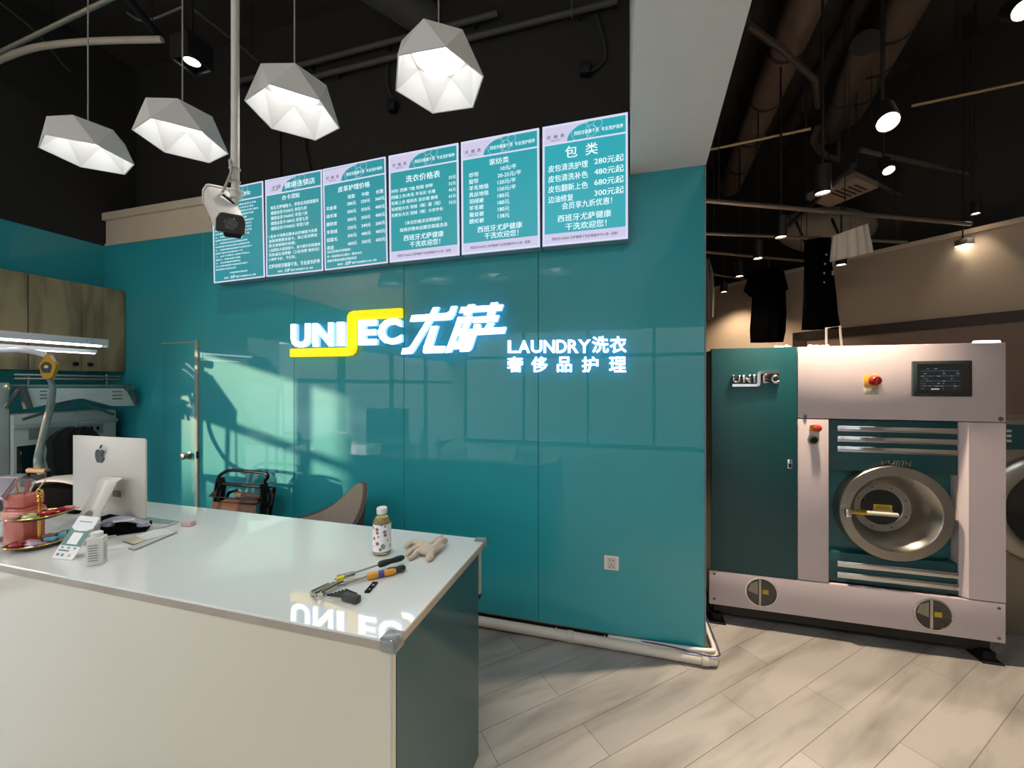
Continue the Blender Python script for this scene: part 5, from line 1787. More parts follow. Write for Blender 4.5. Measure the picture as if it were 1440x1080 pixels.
# porthole
pcx, pcz = MP(1260, 723).x, MP(1260, 723).z
pR = 0.292
def MO(y): return Vector((pcx, y, pcz))
b = B().lathe([(pR * 0.97, 0.0), (pR, -0.004), (pR, -0.085), (pR * 0.985, -0.092), (pR * 0.80, -0.094), (pR * 0.775, -0.088), (pR * 0.55, 0.02), (pR * 0.53, 0.045), (pR * 0.40, 0.048), (pR * 0.385, 0.052)], MO(MY + 0.094), (0, 1, 0), 64, cap=False)
pr = b.build('porthole_ring', steel, t, angle=28)
b = B().lathe([(pR * 0.386, 0.0), (pR * 0.386, 0.006)], MO(MY + 0.146), (0, 1, 0), 48)
b.build('porthole_glass', M('porthole_glass', '#0d0d0b', 0.08, coat=1.0), pr)
for k in range(8):
    a = PI / 8 + k * PI / 4
    B().lathe([(0.005, 0), (0.004, -0.003)], (pcx + math.cos(a) * pR * 0.465, MY + 0.1395, pcz + math.sin(a) * pR * 0.465), (0, 1, 0), 10).build('ring_bolt', M('bolt_dark', '#4d4943', 0.4, metal=0.8), pr)
gy = MY + 0.1445
st = (atY(1239, 712, gy), )
s0, s1 = atY(1228.5, 709, gy), atY(1254.5, 718, gy)
B().span((s0.x, gy, s1.z), (s1.x, gy + 0.001, s0.z)).build('yellow_sticker', M('sticker_yellow', '#c9a416', 0.5), pr)
b = B()
for k in range(3):
    z = s0.z - (s0.z - s1.z) * (0.25 + 0.25 * k)
    b.span((s0.x + 0.012, gy - 0.0005, z - 0.003), (s1.x - 0.01, gy - 0.0001, z + 0.001))
b.build('sticker_print', M('sticker_ink', '#5b4a08', 0.5), pr)
B().span((s0.x - 0.006, gy, s1.z - 0.016), (s1.x + 0.004, gy + 0.001, s1.z - 0.002)).build('pale_sticker', M('sticker_pale', '#b5ab7c', 0.5), pr)
h0, h1 = atY(1193, 719, MY - 0.03), atY(1262.5, 724.5, MY - 0.03)
b = B().tube([h0.lerp(h1, 0.36), h1], 0.0125, 14)
b.build('door_handle', M('handle_grip', '#b9b2a6', 0.35), pr)
b = B().tube([h0, h0.lerp(h1, 0.36)], 0.016, 12)
b.build('handle_socket', brass, pr)
b = B().tube([atY(1177, 714, MY + 0.05), atY(1188, 718, MY - 0.01), h0], 0.011, 8)
b.box(h0 + Vector((-0.005, 0, -0.008)), (0.03, 0.04, 0.05), bev=0.004)
b.build('handle_bracket', chrome, pr)
# windows in the lower panel
for u, v, r in ((1070.5, 832.5, 0.098), (1312, 864, 0.098)):
    q = MP(u, v)
    b = B().lathe([(r, -0.0005), (r, -0.005), (r * 0.9, -0.006), (r * 0.88, -0.001), (r * 0.9, -0.0005)], (q.x, MY, q.z), (0, 1, 0), 40, cap=False)
    wd = b.build('round_window', chrome, lp, angle=50)
    B().lathe([(r * 0.89, -0.001), (r * 0.89, -0.0004)], (q.x, MY, q.z), (0, 1, 0), 40).build('window_dark', M('window_dark', '#14130f', 0.1, coat=1.0), wd)
    B().span((q.x - 0.014, MY - 0.0045, q.z - r * 0.86), (q.x - 0.002, MY - 0.0015, q.z + r * 0.86)).build('window_bar', M('pale_bar', '#b5ada0', 0.4), wd)
    B().span((q.x + 0.006, MY - 0.002, q.z - 0.012), (q.x + 0.042, MY - 0.0012, q.z + 0.018)).build('inner_sticker', M('sticker_yellow2', '#b9a21a', 0.5), wd)
    B().prism([(q.x - r * 0.82, MY - 0.0012, q.z + 0.0), (q.x - 0.02, MY - 0.0012, q.z - 0.02), (q.x - 0.02, MY - 0.0012, q.z + 0.07), (q.x - r * 0.65, MY - 0.0012, q.z + 0.05)], (0, 0.0001, 0)).build('inner_part', M('inner_grey', '#8f8874', 0.4), wd)
# controls
q = MP(1227, 541)
g = B().span((q.x - 0.045, MY - 0.004, q.z - 0.012), (q.x + 0.03, MY + 0.0, q.z + 0.062), bev=0.002)
sw_ = g.build('isolator_plate', M('isolator_yellow', '#dba13c', 0.4), t)
b = B().lathe([(0.03, 0), (0.03, 0.012), (0.026, 0.03), (0.022, 0.034)], (q.x + 0.006, MY - 0.004, q.z + 0.026), (0, -1, 0), 28)
b.box((q.x + 0.006, MY - 0.04, q.z + 0.026), (0.012, 0.012, 0.05), bev=0.003)
b.build('isolator_knob', M('knob_red', '#7d1512', 0.35), sw_)
B().span((q.x - 0.045, MY - 0.0025, q.z - 0.062), (q.x + 0.03, MY + 0.0, q.z - 0.014), bev=0.001).build('grey_label', M('label_grey', '#c3b9a8', 0.5), sw_)
b = B()
for k in range(3):
    b.span((q.x - 0.035, MY - 0.003, q.z - 0.028 - 0.013 * k), (q.x + 0.02 - 0.012 * k, MY - 0.0026, q.z - 0.024 - 0.013 * k))
b.build('label_print', M('label_ink', '#5d564d', 0.5), sw_)
p0, p1 = MP(1281, 557), MP(1364, 508)
b = B().span((p0.x, MY - 0.02, MP(1322, 557.5).z), (p1.x, MY, MP(1322, 507.5).z), bev=0.006)
ds = b.build('touch_panel', M('panel_bezel', '#23312f', 0.4), t)
a0, a1 = MP(1290, 549).x, MP(1357, 549).x
z0_, z1_ = MP(1322, 550, MY - 0.02).z, MP(1322, 515, MY - 0.02).z
B().span((a0 - 0.012, MY - 0.0212, z0_ - 0.012), (a1 + 0.006, MY - 0.0201, z1_ + 0.014)).build('panel_black', M('panel_black', '#060606', 0.1, coat=1.0), ds)
s0x, s1x = MP(1293, 540, MY - 0.022).x, MP(1352, 540, MY - 0.022).x
B().span((s0x, MY - 0.0218, z0_ + 0.006), (s1x, MY - 0.0213, z1_ - 0.004)).build('screen', M('screen_glow', '#050608', 0.3, emit='#20262b', es=0.5), ds)
b = B()
for k in range(46):
    x = s0x + 0.008 + (s1x - s0x - 0.03) * random.randint(0, 13) / 13
    z = z0_ + 0.014 + (z1_ - z0_ - 0.03) * random.randint(0, 8) / 8
    b.span((x, MY - 0.0223, z), (x + random.choice((0.004, 0.006, 0.012)), MY - 0.0219, z + random.choice((0.0015, 0.003))))
for k in range(4):
    z = z0_ + 0.016 + (z1_ - z0_ - 0.03) * (k + 0.5) / 4
    b.span((s0x + 0.006, MY - 0.0222, z), (s1x - 0.006, MY - 0.0219, z + 0.0006))
b.span((s0x + 0.055, MY - 0.0223, z0_ + 0.008), (s0x + 0.095, MY - 0.0219, z0_ + 0.016))
b.build('screen_icons', M('screen_icons', '#101010', 0.4, emit='#b9c0c4', es=0.7), ds)
q = MP(1145, 602)
b = B().span((q.x - 0.027, MY - 0.004, q.z - 0.018), (q.x + 0.027, MY, q.z + 0.022), bev=0.012)
es_ = b.build('stop_plate', M('stop_yellow', '#e0a62c', 0.4), t)
B().lathe([(0.013, 0), (0.013, 0.015), (0.022, 0.018), (0.021, 0.032), (0.012, 0.036)], (q.x + 0.008, MY - 0.004, q.z + 0.002), (0, -1, 0), 24).build('stop_button', M('stop_red', '#c23a1c', 0.35), es_)
q = MP(1143, 618.5)
b = B().lathe([(0.03, 0), (0.03, 0.006), (0.024, 0.008)], (q.x, MY, q.z), (0, -1, 0), 28)
kp_ = b.build('black_button', M('button_ring', '#8c8580', 0.3, metal=0.7), t)
B().lathe([(0.021, 0.008), (0.02, 0.014), (0.01, 0.017)], (q.x, MY, q.z), (0, -1, 0), 24).build('button_cap', black_plast, kp_)
# chrome maker lettering on the side door
YD_ = MY - 0.0045
em = B()
for s, u0, u1, v0, v1 in (('U', 1030, 1041.5, 527.5, 538.5), ('N', 1044, 1056.5, 527, 538.5), ('I', 1059, 1063, 527, 538.5), ('E', 1072, 1082.5, 526.5, 539), ('C', 1084, 1096.5, 526.5, 539.5)):
    fit_text(em, s, atY(u0, v1, YD_ - 0.012), atY(u1, v1, YD_ - 0.012), atY(u0, v0, YD_ - 0.012), 0.05, ext=Vector((0, 0.0115, 0)))
swp = [(1030, 540), (1063.5, 540), (1065, 538.5), (1065, 526), (1066.5, 523), (1070, 521.7), (1096, 521.2), (1096, 525), (1071, 525.6), (1069.5, 527), (1069.5, 540), (1068, 542.5), (1064.5, 543.5), (1030, 543.7)]
em.prism([atY(u, v, YD_ - 0.012) for u, v in swp], (0, 0.0115, 0))
em.build('chrome_lettering', chrome, dr, smooth=False)
# base
b = B().span((mx0 + 0.04, MY + 0.06, 0.045), (mx1 - 0.03, MY + MD - 0.05, mz_bot + 0.02))
b.build('black_base', M('base_black', '#17120f', 0.6, var=0.1), t)
for x in (mx0 + 0.05, mx1 - 0.06):
    for y in (MY + 0.05, MY + MD - 0.08):
        B().box((x, y, 0.004), (0.1, 0.12, 0.008)).box((x, y, 0.03), (0.06, 0.06, 0.05)).build('foot', black_plast, t)
# things lying on the machine
q = atY(1387, 481, MY + 0.25)
b = B().tube([Vector((q.x - 0.06, q.y, mz_top + 0.018)), Vector((q.x + 0.06, q.y, mz_top + 0.018))], 0.017, 12)
t2 = thing('work_lamp', (q.x, q.y, mz_top), 'small glowing lamp lying on top of the dry cleaning machine', 'lamp')
b.build('tube', M('work_glow', '#ffffff', 0.4, emit='#fff2dc', es=5.0), t2)
q = atY(1185, 484, MY + 0.2)
for u, w_, lb in ((1100, 0.07, 'crumpled pale wrap on the teal side of the machine top'), (1150, 0.09, 'thin pale strip of foam on the lilac side of the machine top')):
    q = atY(u, 484, MY + 0.12)
    b = B()
    for k in range(6):
        b.blob((q.x + (k - 2.5) * w_ / 5, q.y + random.uniform(-.02, .02), mz_top + 0.010), (0.014, 0.014, random.uniform(0.008, 0.016)), None, 2, 0.15)
    tag(b.build('packing_scrap', M('scrap_white', '#d9d0c0', 0.6), angle=60), lb, 'scrap', 'scraps on top of the machine')
q0, q1 = atY(1162, 486, MY + 0.4), atY(1181, 486, MY + 0.4)
zt2 = atY(1170, 461, MY + 0.4).z
b = B().tube([(q0.x, q0.y, mz_top), (q0.x, q0.y, zt2), (q1.x, q1.y, zt2 + 0.01), (q1.x + 0.012, q1.y, mz_top)], 0.008, 8)
tag(b.build('wire_handle', M('wire_grey', '#8d857a', 0.4)), 'pale bent wire handle standing on the machine top', 'handle')

# second machine, mostly cut by the right edge
t = thing('washing_machine', (2.75, 3.55, 0), 'second laundry machine with a round steel door at the right edge', 'machine')
wx0, wy0 = 2.22, 3.35
B().span((wx0, wy0 + 0.01, 0.0), (2.98, wy0 + 0.6, atY(1425, 590, wy0).z), bev=0.006).build('cabinet', M('washer_steel', '#8d8272', 0.4, metal=0.35, var=0.05), t)
za, zb_ = atY(1430, 597, wy0).z, atY(1430, 632, wy0).z
B().span((wx0 + 0.005, wy0 - 0.006, zb_), (2.975, wy0 + 0.0095, za), bev=0.003).build('teal_fascia', tealm, t)
b = B()
for k in range(3):
    p_ = atY(1419, 606 + 7 * k, wy0 - 0.007)
    b.span((p_.x - 0.012, wy0 - 0.0075, p_.z - 0.008), (p_.x + 0.012, wy0 - 0.0065, p_.z + 0.008))
b.build('pale_marks', M('pale_mark', '#b7bdb4', 0.4), t)
wc = (wx0 + 0.38, wy0, atY(1430, 715, wy0).z)
b = B().lathe([(0.36, 0.009), (0.36, -0.03), (0.33, -0.05), (0.27, -0.052), (0.25, -0.03)], wc, (0, 1, 0), 48, cap=False)
wr = b.build('door_ring', steel, t)
B().lathe([(0.255, -0.03), (0.2, -0.0), (0.03, 0.005)], wc, (0, 1, 0), 40).build('door_glass', M('washer_glass', '#17130f', 0.1, coat=1), wr)

# ================================================================== RAILS, CLOTHES, SPOTS in the machine room
rail_m = M('rail_metal', '#7d746a', 0.35, metal=0.6, var=0.06)
ZR = 2.90
def rail(p0, p1, r, z, label):
    a, c = atZ(*p0, z), atZ(*p1, z)
    t = thing('ceiling_rail', a.lerp(c, 0.5), label, 'rail', 'ceiling hung rails over the machines')
    B().tube([a, c], r, 10).build('rail_tube', rail_m, t)
    for s in (0.06, 0.5, 0.94):
        q = a.lerp(c, s)
        B().tube([q, (q.x, q.y, CZ)], 0.003, 6).build('hanging_rod', black_rub, t)
    return a, c
r1 = rail((985, 281.5), (1365, 315), 0.016, ZR, 'ceiling rail carrying the white shirt, highest of the four')
r2 = rail((985, 328), (1275, 340.5), 0.013, ZR, 'ceiling rail carrying the long black dress, second from above')
r3 = rail((985, 353.5), (1135, 367.5), 0.013, ZR, 'ceiling rail above the black short sleeved dress, third from above')
r4 = rail((985, 383), (1052, 393.5), 0.012, ZR, 'short ceiling rail carrying the dark olive garment, lowest of the four')
def cloth(name, left, right, dist, mat_, label, thick=0.05, waves=3, amp=0.012, extra=None, sleeves=None):
    c0 = atD((left[0][0] + right[0][0]) / 2, left[0][1], dist)
    t = thing(name, c0, label, 'garment', 'garments hanging from the ceiling rails')
    rows = []
    for (ul, vl), (ur, vr) in zip(left, right):
        f_, k_ = [], []
        for i in range(19):
            s = i / 18
            p = atD(ul + (ur - ul) * s, vl + (vr - vl) * s, dist)
            dd = (max(0.0, math.sin(PI * s))) ** 0.6 * thick + amp * math.sin(waves * 2 * PI * s + 1)
            n = Vector((math.sin(TH), -math.cos(TH), 0))
            f_.append(p + n * dd)
            k_.append(p - n * (0.5 * dd + 0.004))
        rows.append(f_ + k_[::-1])
    B().grid(rows, close=True).build('cloth', mat_, t, angle=80)
    if sleeves:
        for pts in sleeves:
            b = B()
            f_ = [atD(u, v, dist - 0.01) for u, v in pts]
            b.prism(f_, Vector((-math.sin(TH), math.cos(TH), 0)) * 0.035)
            b.build('sleeve', mat_, t)
    return t, c0
blk = M('black_fabric', '#040404', 1.0, spec=0.0, var=0.2, scale=25)
def hook(t, u, v, dist, z=ZR):
    p = atD(u, v, dist)
    B().tube([p, (p.x, p.y, z - 0.01), (p.x + 0.01, p.y, z + 0.02)], 0.003, 6).build('hanger', rail_m, t)
t, c0 = cloth('dress', [(1066, 380), (1060, 384), (1058, 395), (1058, 415), (1057, 440), (1055, 465), (1056, 482)], [(1096, 379), (1102, 383), (1104, 395), (1104, 415), (1105, 440), (1104, 465), (1101, 481)], 4.15, blk,
              'black short sleeved dress hanging above the teal side of the machine', 0.06,
              sleeves=[[(1066, 381), (1056, 386), (1048, 408), (1058, 417), (1066, 400)], [(1096, 380), (1103, 384), (1109, 407), (1101, 409), (1096, 400)]])
hook(t, 1081, 379, 4.15)
t, c0 = cloth('dress', [(1133, 338), (1132, 347), (1131, 358), (1132, 372), (1131, 400), (1130, 430), (1128, 464)], [(1170, 337), (1169, 350), (1168, 366), (1172, 390), (1175, 415), (1177, 440), (1181, 462)], 3.5, blk,
              'long black dress with pale buttons hanging left of the white shirt', 0.06)
hook(t, 1151, 338, 3.5)
for u, v in ((1162, 358), (1160, 371), (1159, 384), (1159, 397)):
    B().lathe([(0.009, 0), (0.007, 0.003)], atD(u, v, 3.43), (math.sin(TH), -math.cos(TH), 0), 12).build('button', M('pale_button', '#9d9690', 0.4), t)
p = atD(1171, 384, 3.46)
B().box(p, (0.014, 0.003, 0.04), Euler((0, 0, TH))).build('paper_tag', M('paper_tag', '#a9a39a', 0.6), t)
t, c0 = cloth('shirt', [(1171, 332), (1170, 345), (1169, 356), (1168, 368)], [(1219, 315), (1222, 332), (1225, 345), (1226.5, 355)], 3.0, M('white_cloth', '#cfc6b6', 0.9, var=0.05, scale=12, bump=0.4),
              'creased white shirt hanging right of the long black dress', 0.03, 4, 0.012)
hook(t, 1195, 323, 3.0)
t, c0 = cloth('coat', [(985, 366), (984, 390), (984, 420), (985, 455)], [(997, 366), (1003, 385), (1004, 415), (1003, 445)], 3.75, M('olive_cloth', '#3f3f37', 0.9, var=0.15),
              'dark olive garment half hidden behind the teal wall', 0.05)
hook(t, 990, 366, 3.75)

spot_black = M('spot_black', '#191614', 0.5)
def spotlight(u, v, z, label, aim=None, dia=0.085, L=0.17, es=14, power=40, color=(1, 0.78, 0.55), warm='#ffe2bd', cone=70):
    p = atZ(u, v, z)
    ax = Vector((0, 0, -1)) if aim is None else (Vector(aim) - p).normalized()
    t = thing('track_spotlight', p, label, 'spotlight', 'black ceiling spotlights of the machine room')
    r = dia / 2
    b = B().lathe([(r * 0.9, -L), (r, -L + 0.006), (r, 0.0), (r * 0.9, 0.0), (r * 0.88, -0.012)], p, ax, 24, cap=False)
    b.lathe([(0.002, -L), (r * 0.9, -L)], p, ax, 24, cap=False)
    b.build('can', spot_black, t)
    B().lathe([(0.001, -0.011), (r * 0.88, -0.0105)], p, ax, 24, cap=False).build('lit_face', M('spot_face_%d_%s' % (es, warm[1:]), '#ffffff', 0.5, emit=warm, es=es), t)
    top = p - ax * L
    B().tube([top, top + Vector((0, 0, 0.05)), (top.x, top.y, CZ)], 0.008, 8).build('stem', spot_black, t)
    to = p + ax
    lamp('spot_beam', 'SPOT', p + ax * 0.012, power, color, to, r * 0.8, cone, 0.7)
    return t
WARM = (1.0, 0.79, 0.58)
spotlight(1157, 272, 2.78, 'black spotlight nearest the square air vent', power=400, color=WARM, cone=90)
spotlight(1098, 334, 2.78, 'black spotlight above and left of the long black dress', power=200, color=WARM, cone=70)
spotlight(1066, 364, 2.78, 'black spotlight right above the black short sleeved dress', power=80, color=WARM, cone=120)
spotlight(1040, 389, 2.78, 'small black spotlight left of the short sleeved dress', power=70, color=WARM, cone=125)
spotlight(1018, 411, 2.74, 'smallest black spotlight near the end of the beige wall', power=50, color=WARM, L=0.13, cone=125)
spotlight(1183, 373, 2.72, 'bright spotlight just below the hanging white shirt', es=22, power=60, color=(1, 0.86, 0.7), warm='#fff6e8', L=0.1, cone=70)
p = atZ(1249, 172, 2.95)
spotlight(1249, 172, 2.95, 'dazzling spotlight aimed at the viewer in the upper right', aim=(0.94, 1.17, 1.35), es=60, power=380, color=WARM, warm='#fff0d8', dia=0.10, cone=68)
spotlight(1250, 240, 3.05, 'small bright spotlight directly below the dazzling one', aim=(1.6, 1.3, 0.0), es=40, power=150, color=WARM, dia=0.07, L=0.12, cone=70)
spotlight(1372, 301, 3.0, 'small bright spotlight above the square floodlight', es=30, power=10, color=(1, 0.86, 0.7), dia=0.06, L=0.1, cone=70)
spotlight(1440, 14, 3.6, 'spotlight cut by the upper right corner of the photo', aim=(1.2, -0.3, 1.0), es=30, power=150, color=WARM, dia=0.1, cone=70)
# floodlight on two arms
p = atZ(1360, 346, 2.78)
t = thing('floodlight', p, 'square floodlight hanging on two arms in front of the beige wall', 'floodlight')
B().box(p + Vector((0, 0, 0.03)), (0.13, 0.09, 0.05), Euler((0, 0, 0.4)), bev=0.006).build('housing', M('flood_grey', '#6d655d', 0.4, metal=0.3), t)
B().box(p + Vector((0, 0, 0.003)), (0.12, 0.08, 0.004), Euler((0, 0, 0.4))).build('lit_face', M('flood_face', '#ffffff', 0.4, emit='#fff4e2', es=18), t)
for d_ in (-0.03, 0.03):
    B().tube([p + Vector((d_, 0, 0.05)), p + Vector((d_ * 0.9, 0, 0.16)), Vector((p.x + d_ * 0.6, p.y, CZ))], 0.006, 8).build('arm', black_rub, t)
lamp('flood_beam', 'SPOT', p + Vector((0, 0, -0.01)), 5, (1, 0.86, 0.70), p + Vector((0.1, 0.3, -1)), 0.05, 120, 0.8)

# ducts and ceiling services of the machine room
duct_m = M('duct_grey_brown', '#5a4f45', 0.65, var=0.2, scale=3)
duct_d = M('duct_dark', '#39322c', 0.7, var=0.2, scale=3)
def duct(pts, z, r, m, label, name='air_duct', bands=3):
    P = [atZ(u, v, z) for u, v in pts]
    P[-1] = P[-2] + (P[-1] - P[-2])
    t = thing(name, P[0].lerp(P[-1], .5), label, 'duct', 'round ducts under the dark ceiling')
    B().tube(P, r, 20).build('duct_body', m, t, angle=60)
    for k in range(1, bands + 1):
        q = P[0].lerp(P[-1], k / (bands + 1))
        B().lathe([(r * 1.02, -0.02), (r * 1.035, 0), (r * 1.02, 0.02)], q, P[-1] - P[0], 20, cap=False).build('band', black_rub, t)
        B().tube([q + Vector((0, 0, r)), (q.x, q.y, CZ)], 0.005, 6).build('hanger', black_rub, t)
duct([(1150, -40), (1027, 262)], 4.25, 0.13, duct_m, 'long pale duct closest to the white soffit', bands=4)
duct([(1290, -30), (1225, 95), (1190, 160)], 4.3, 0.14, duct_m, 'pale duct running from the top edge above the air vent')
duct([(1235, -30), (1040, 300)], 4.58, 0.08, duct_d, 'dark slim duct between the two pale ducts', bands=2)
duct([(1218, 60), (1165, 190)], 4.0, 0.09, duct_d, 'short dark duct below the pale ducts', bands=1)
# white blown duct box
p = atD(1162, 325, 4.4)
t = thing('duct_box', p, 'rounded pale air duct box behind the hanging clothes', 'duct')
b = B().blob(p, (0.52, 0.35, 0.22), Euler((0, 0.12, TH)), 3)
b.build('box_skin', M('duct_cream', '#8f8474', 0.6, var=0.06), t, angle=80)
for u in (1118, 1170):
    B().tube([atD(u, 308, 4.02), atD(u + 6, 322, 3.98), atD(u + 16, 345, 4.06)], 0.012, 8, smooth=4).build('strap', black_rub, t)
B().tube([p + Vector((0, 0, 0.2)), (p.x, p.y, CZ)], 0.01, 6).build('hanger_rod', black_rub, t)
# square air vent
vq = [atZ(u, v, 3.25) for u, v in ((1133, 281), (1204, 250), (1235, 264), (1166, 292))]
t = thing('air_vent', vq[0], 'square pale air vent hanging under the dark ducts', 'vent')
B().prism(vq, (0, 0, 0.05)).build('frame', M('vent_cream', '#857868', 0.6), t)
b = B()
for k in range(5):
    s0_, s1_ = 0.18 + 0.14 * k, 0.25 + 0.14 * k
    f0, f1 = 0.18, 0.82
    def bil(a, c): return (vq[0].lerp(vq[1], a)).lerp(vq[3].lerp(vq[2], a), c)
    b.prism([bil(0.42 + 0.1 * k, 0.12 + .05 * k), bil(0.46 + 0.1 * k, 0.12 + .05 * k), bil(0.46 + 0.1 * k, 0.85), bil(0.42 + 0.1 * k, 0.85)], (0, 0, -0.004))
b.build('slots', black_rub, t)
for k in range(4):
    B().tube([vq[k] + Vector((0, 0, 0.05)), (vq[k].x, vq[k].y, CZ)], 0.004, 6).build('hanger', black_rub, t)
# slim ceiling rods
def rod(p0, p1, z, r, m, label):
    a, c = atZ(*p0, z), atZ(*p1, z)
    t = thing('ceiling_rod', a.lerp(c, .5), label, 'rod', 'slim metal rods under the machine room ceiling')
    B().tube([a, c], r, 8).build('rod', m, t)
    for s in (0.05, 0.95):
        q = a.lerp(c, s)
        B().tube([q, (q.x, q.y, CZ)], 0.003, 6).build('hanger', black_rub, t)
gold = M('rod_brass', '#a8946a', 0.35, metal=0.7)
rod((996, 211), (1140, 181), 3.6, 0.011, gold, 'brassy rod starting at the white soffit')
rod((1282, 149), (1475, 108), 3.6, 0.011, gold, 'brassy rod right of the dazzling spotlight')
rod((1210, 211), (1470, 270), 3.5, 0.018, rail_m, 'thick grey rod running down to the right edge')
rod((1195, 240), (1330, 305), 3.5, 0.014, rail_m, 'grey rod slanting from the vent toward the floodlight')
rod((1200, 232), (1108, 318), 3.2, 0.02, spot_black, 'black lighting track carrying the row of spotlights')
# sprinkler like bent pipe and blurred services above the vent
b = B().tube([atZ(1150, 180, 4.0), atZ(1145, 200, 4.0), atZ(1160, 218, 4.0), atZ(1180, 225, 4.0)], 0.03, 10, smooth=4)
b.tube([atZ(1180, 225, 4.0), Vector((*atZ(1180, 225, 4.0).xy, CZ))], 0.02, 8)
tag(b.build('bent_pipe', duct_m), 'bent grey pipe above the square air vent', 'pipe')
b = B().tube([atZ(1052, 35, 3.95), atZ(1100, 70, 3.95), atZ(1146, 112, 3.95), atZ(1150, 150, 3.95)], 0.022, 8)
b.tube([atZ(1052, 35, 3.95), Vector((*atZ(1052, 35, 3.95).xy, CZ - 0.001))], 0.015, 8)
tag(b.build('branch_pipe', duct_d), 'slim dark pipe crossing in front of the long pale duct', 'pipe')

# ================================================================== SERVICES ABOVE THE COUNTER ROOM
galv = M('galvanised', '#8f8f86', 0.35, metal=0.6, var=0.06)
def cpipe(pts, z, r, m, name, label, cat, sm=0, hang=(0.3,)):
    P = [atZ(u, v, z) for u, v in pts]
    t = thing(name, P[0].lerp(P[-1], .5), label, cat)
    B().tube(P, r, 12, smooth=sm).build('tube', m, t)
    if hang:
        for s in hang:
            q = P[0].lerp(P[-1], s)
            if sm:
                cq = catmull(P, sm); q = cq[int(s * (len(cq) - 1))]
            B().tube([q, (q.x, q.y, CZ)], 0.004, 6).build('hanger', black_rub, t)
cpipe([(-30, 88), (170, -9)], 3.7, 0.012, galv, 'conduit', 'galvanised conduit crossing the upper left corner', 'conduit', hang=(0.05, 0.95))
cpipe([(-20, 93), (20, 76), (60, 65), (130, 58), (228, 55.5)], 4.0, 0.021, M('pipe_cream', '#bdb4a3', 0.45, var=0.03), 'cream_pipe', 'bent cream pipe below the galvanised conduit in the upper left', 'pipe', 5, (0.02, 0.97))
cpipe([(175, -8), (226, 53)], 4.05, 0.024, black_rub, 'black_pipe', 'black pipe meeting the end of the cream pipe', 'pipe', hang=(0.1,))
cpipe([(0, 4), (50, 45), (90, 92), (98, 100)], 4.3, 0.006, M('cable_olive', '#5b574a', 0.6), 'ceiling_cable', 'thin cable hanging in the upper left corner', 'cable', 4, (0.0, 0.5))
cpipe([(178, 17), (195, 28), (215, 27), (256, 10)], 4.2, 0.007, M('cable_grey2', '#6d6a64', 0.6), 'ceiling_cable', 'grey cable sagging behind the second pendant cord', 'cable', 4, (0.0, 1.0))
cpipe([(268, 10), (330, 58), (362, 86)], 4.3, 0.009, M('pipe_dim', '#55524d', 0.5), 'slim_pipe', 'slim grey pipe behind the security camera pole', 'pipe', hang=(0.05, 0.9))
cpipe([(515, -30), (603, 30)], 4.45, 0.13, M('duct_soft', '#4d4b47', 0.6, var=0.1), 'air_duct', 'dark round duct left of the rightmost pendant', 'duct', hang=(0.3,))
cpipe([(690, -40), (738, 66)], 4.5, 0.08, M('duct_soft', '#4d4b47', 0.6), 'air_duct', 'dark round duct right of the rightmost pendant', 'duct', hang=(0.3,))
cpipe([(716, -20), (756, 96)], 4.55, 0.018, M('pipe_dim', '#55524d', 0.5), 'slim_pipe', 'slim grey pipe right of the dark round duct', 'pipe', hang=(0.3,))
for (u0, v0, u1, v1, lb) in ((410, 93, 700, 21, 'upper dark pipe on the black wall above the boards'), (438, 108, 868, 3, 'lower dark pipe on the black wall above the boards')):
    a, c = atY(u0, v0, YU - 0.05), atY(u1, v1, YU - 0.05)
    zz = (a.z + c.z) / 2
    t = thing('wall_pipe', Vector(((a.x + c.x) / 2, YU - 0.05, zz)), lb, 'pipe', 'pipes on the black upper wall')
    B().tube([(a.x - 0.6, YU - 0.05, zz), (min(c.x, 0.0), YU - 0.05, zz)], 0.022, 12).build('pipe', M('pipe_dark', '#4a4642', 0.55), t)
    for s in (0.1, 0.5, 0.9):
        x = a.x + (c.x - a.x) * s
        B().span((x - 0.012, YU - 0.03, zz - 0.03), (x + 0.012, YU - 0.0005, zz + 0.03)).build('bracket', black_rub, t)
for u, v, lb, pts in ((552, 150, 'black junction box beside the rightmost pendant', [(556, 144), (545, 120), (546, 85)]), (824, 98, 'black junction box near the white soffit', [(832, 101), (850, 85), (850, 60), (838, 20)])):
    p = atY(u, v, YU - 0.03)
    t = thing('junction_box', p, lb, 'junction box', 'junction boxes on the black upper wall')
    B().box((p.x, YU - 0.032, p.z), (0.07, 0.06, 0.075), Euler((0, 0.25, 0)), bev=0.004).build('box', M('jet_black', '#040404', 0.6), t)
    B().tube([atY(uu, vv, YU - 0.02) for uu, vv in pts], 0.008, 8, smooth=4).build('cable', M('cable_charcoal', '#35322e', 0.6), t)
p = atY(804, 0, 2.3)
b = B().tube([atZ(804, 25, 4.1), Vector((*atZ(804, 25, 4.1).xy, CZ))], 0.004, 8)
tag(b.build('threaded_rod', grey_metal), 'thin threaded rod hanging left of the white soffit', 'rod')
for u, vtop, vb, lb in ((394, 200, 260, 'thin black cable dropping behind the second board'), (430, 205, 250, 'black cable slanting down behind the third pendant')):
    a, c = atY(u, vtop, YU - 0.012), atY(u + (10 if u == 430 else 1), vb, YU - 0.012)
    tag(B().tube([Vector((a.x, YU - 0.012, a.z + 0.35)), a, c], 0.006, 8).build('wall_cable', M('jet_black', '#040404', 0.6)), lb, 'cable')
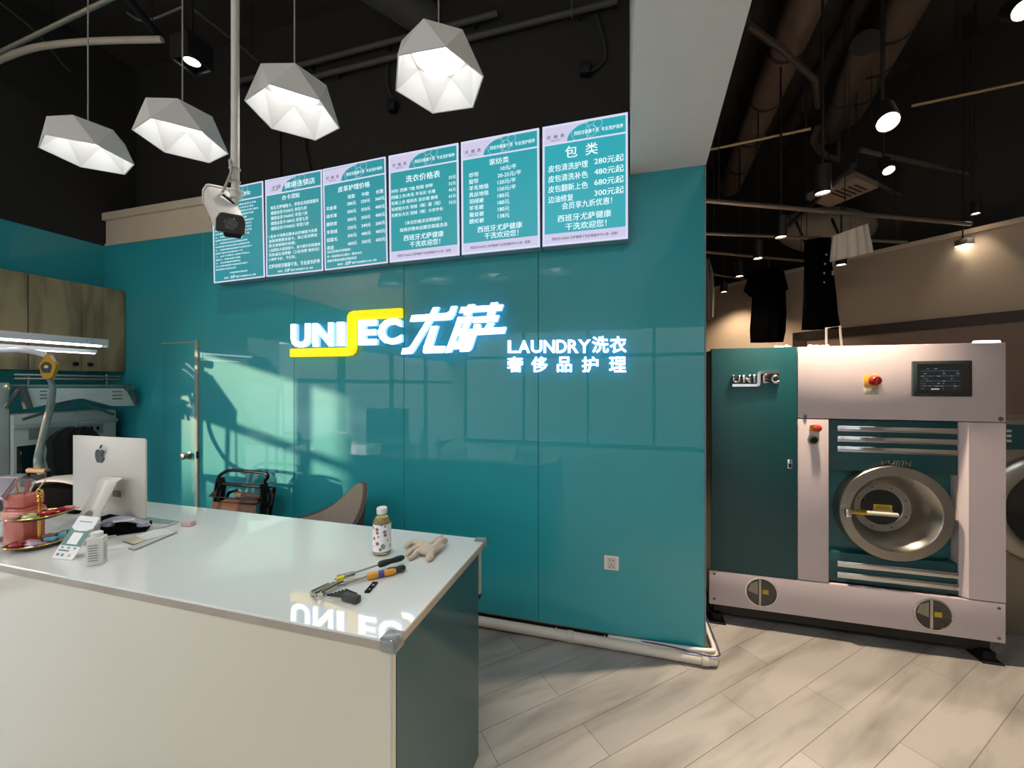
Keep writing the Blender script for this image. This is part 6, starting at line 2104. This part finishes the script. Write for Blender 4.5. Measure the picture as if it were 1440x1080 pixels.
# square downlight
p = atZ(270, 91, 3.72)
t = thing('square_downlight', p, 'square black downlight with a lit round lamp above the second pendant', 'downlight')
b = B()
s_ = 0.078
for dx, dy, sx_, sy_ in ((-s_, 0, 0.012, 2 * s_), (s_, 0, 0.012, 2 * s_), (0, -s_, 2 * s_, 0.012), (0, s_, 2 * s_, 0.012)):
    b.box(p + Vector((dx, dy, 0.07)), (sx_, sy_, 0.15))
b.box(p + Vector((0, 0, 0.148)), (2 * s_, 2 * s_, 0.01))
b.build('housing', M('downlight_black', '#151312', 0.5), t)
B().lathe([(0.045, 0.05), (0.05, 0.02), (0.046, 0.016)], p, (0, 0, 1), 24, cap=False).lathe([(0.05, 0.05), (0.05, 0.14)], p, (0, 0, 1), 24, cap=False).build('lamp_can', spot_black, t)
B().lathe([(0.001, 0.022), (0.046, 0.022)], p, (0, 0, 1), 24, cap=False).build('lit_lamp', M('downlight_face', '#ffffff', 0.5, emit='#fff3e0', es=10), t)
B().tube([p + Vector((0, 0, 0.15)), (p.x, p.y, CZ)], 0.008, 8).build('stem', spot_black, t)
lamp('downlight_beam', 'SPOT', p + Vector((0, 0, 0.005)), 40, (1, 0.9, 0.78), p + Vector((0, 0, -1)), 0.04, 80, 0.6)
# unseen lamps added to brighten the beige upper wall for its reflection
for y, lb in ((-0.4, 'added unseen lamp brightening the beige wall, nearest the side windows'), (-1.9, 'added unseen lamp brightening the beige wall, further behind the viewer')):
    t = thing('added_wall_lamp', (-3.4, y, 4.0), lb, 'lamp', 'added wall lamps behind the viewer')
    B().lathe([(0.05, 0), (0.06, 0.1), (0.06, 0.25)], (-3.4, y, 4.0), (1, 0, 0.3), 20).tube([(-3.28, y, 4.04), (-3.28, y, CZ)], 0.01, 8).build('can', spot_black, t)
    lamp('added_wall_beam', 'SPOT', (-3.42, y, 3.99), 190, (1, 0.74, 0.45), (-4.65, y, 3.4), 0.05, 105, 0.8)
# gather sanity: remove the text source
bpy.data.objects.remove(FO)
bpy.data.curves.remove(FC)
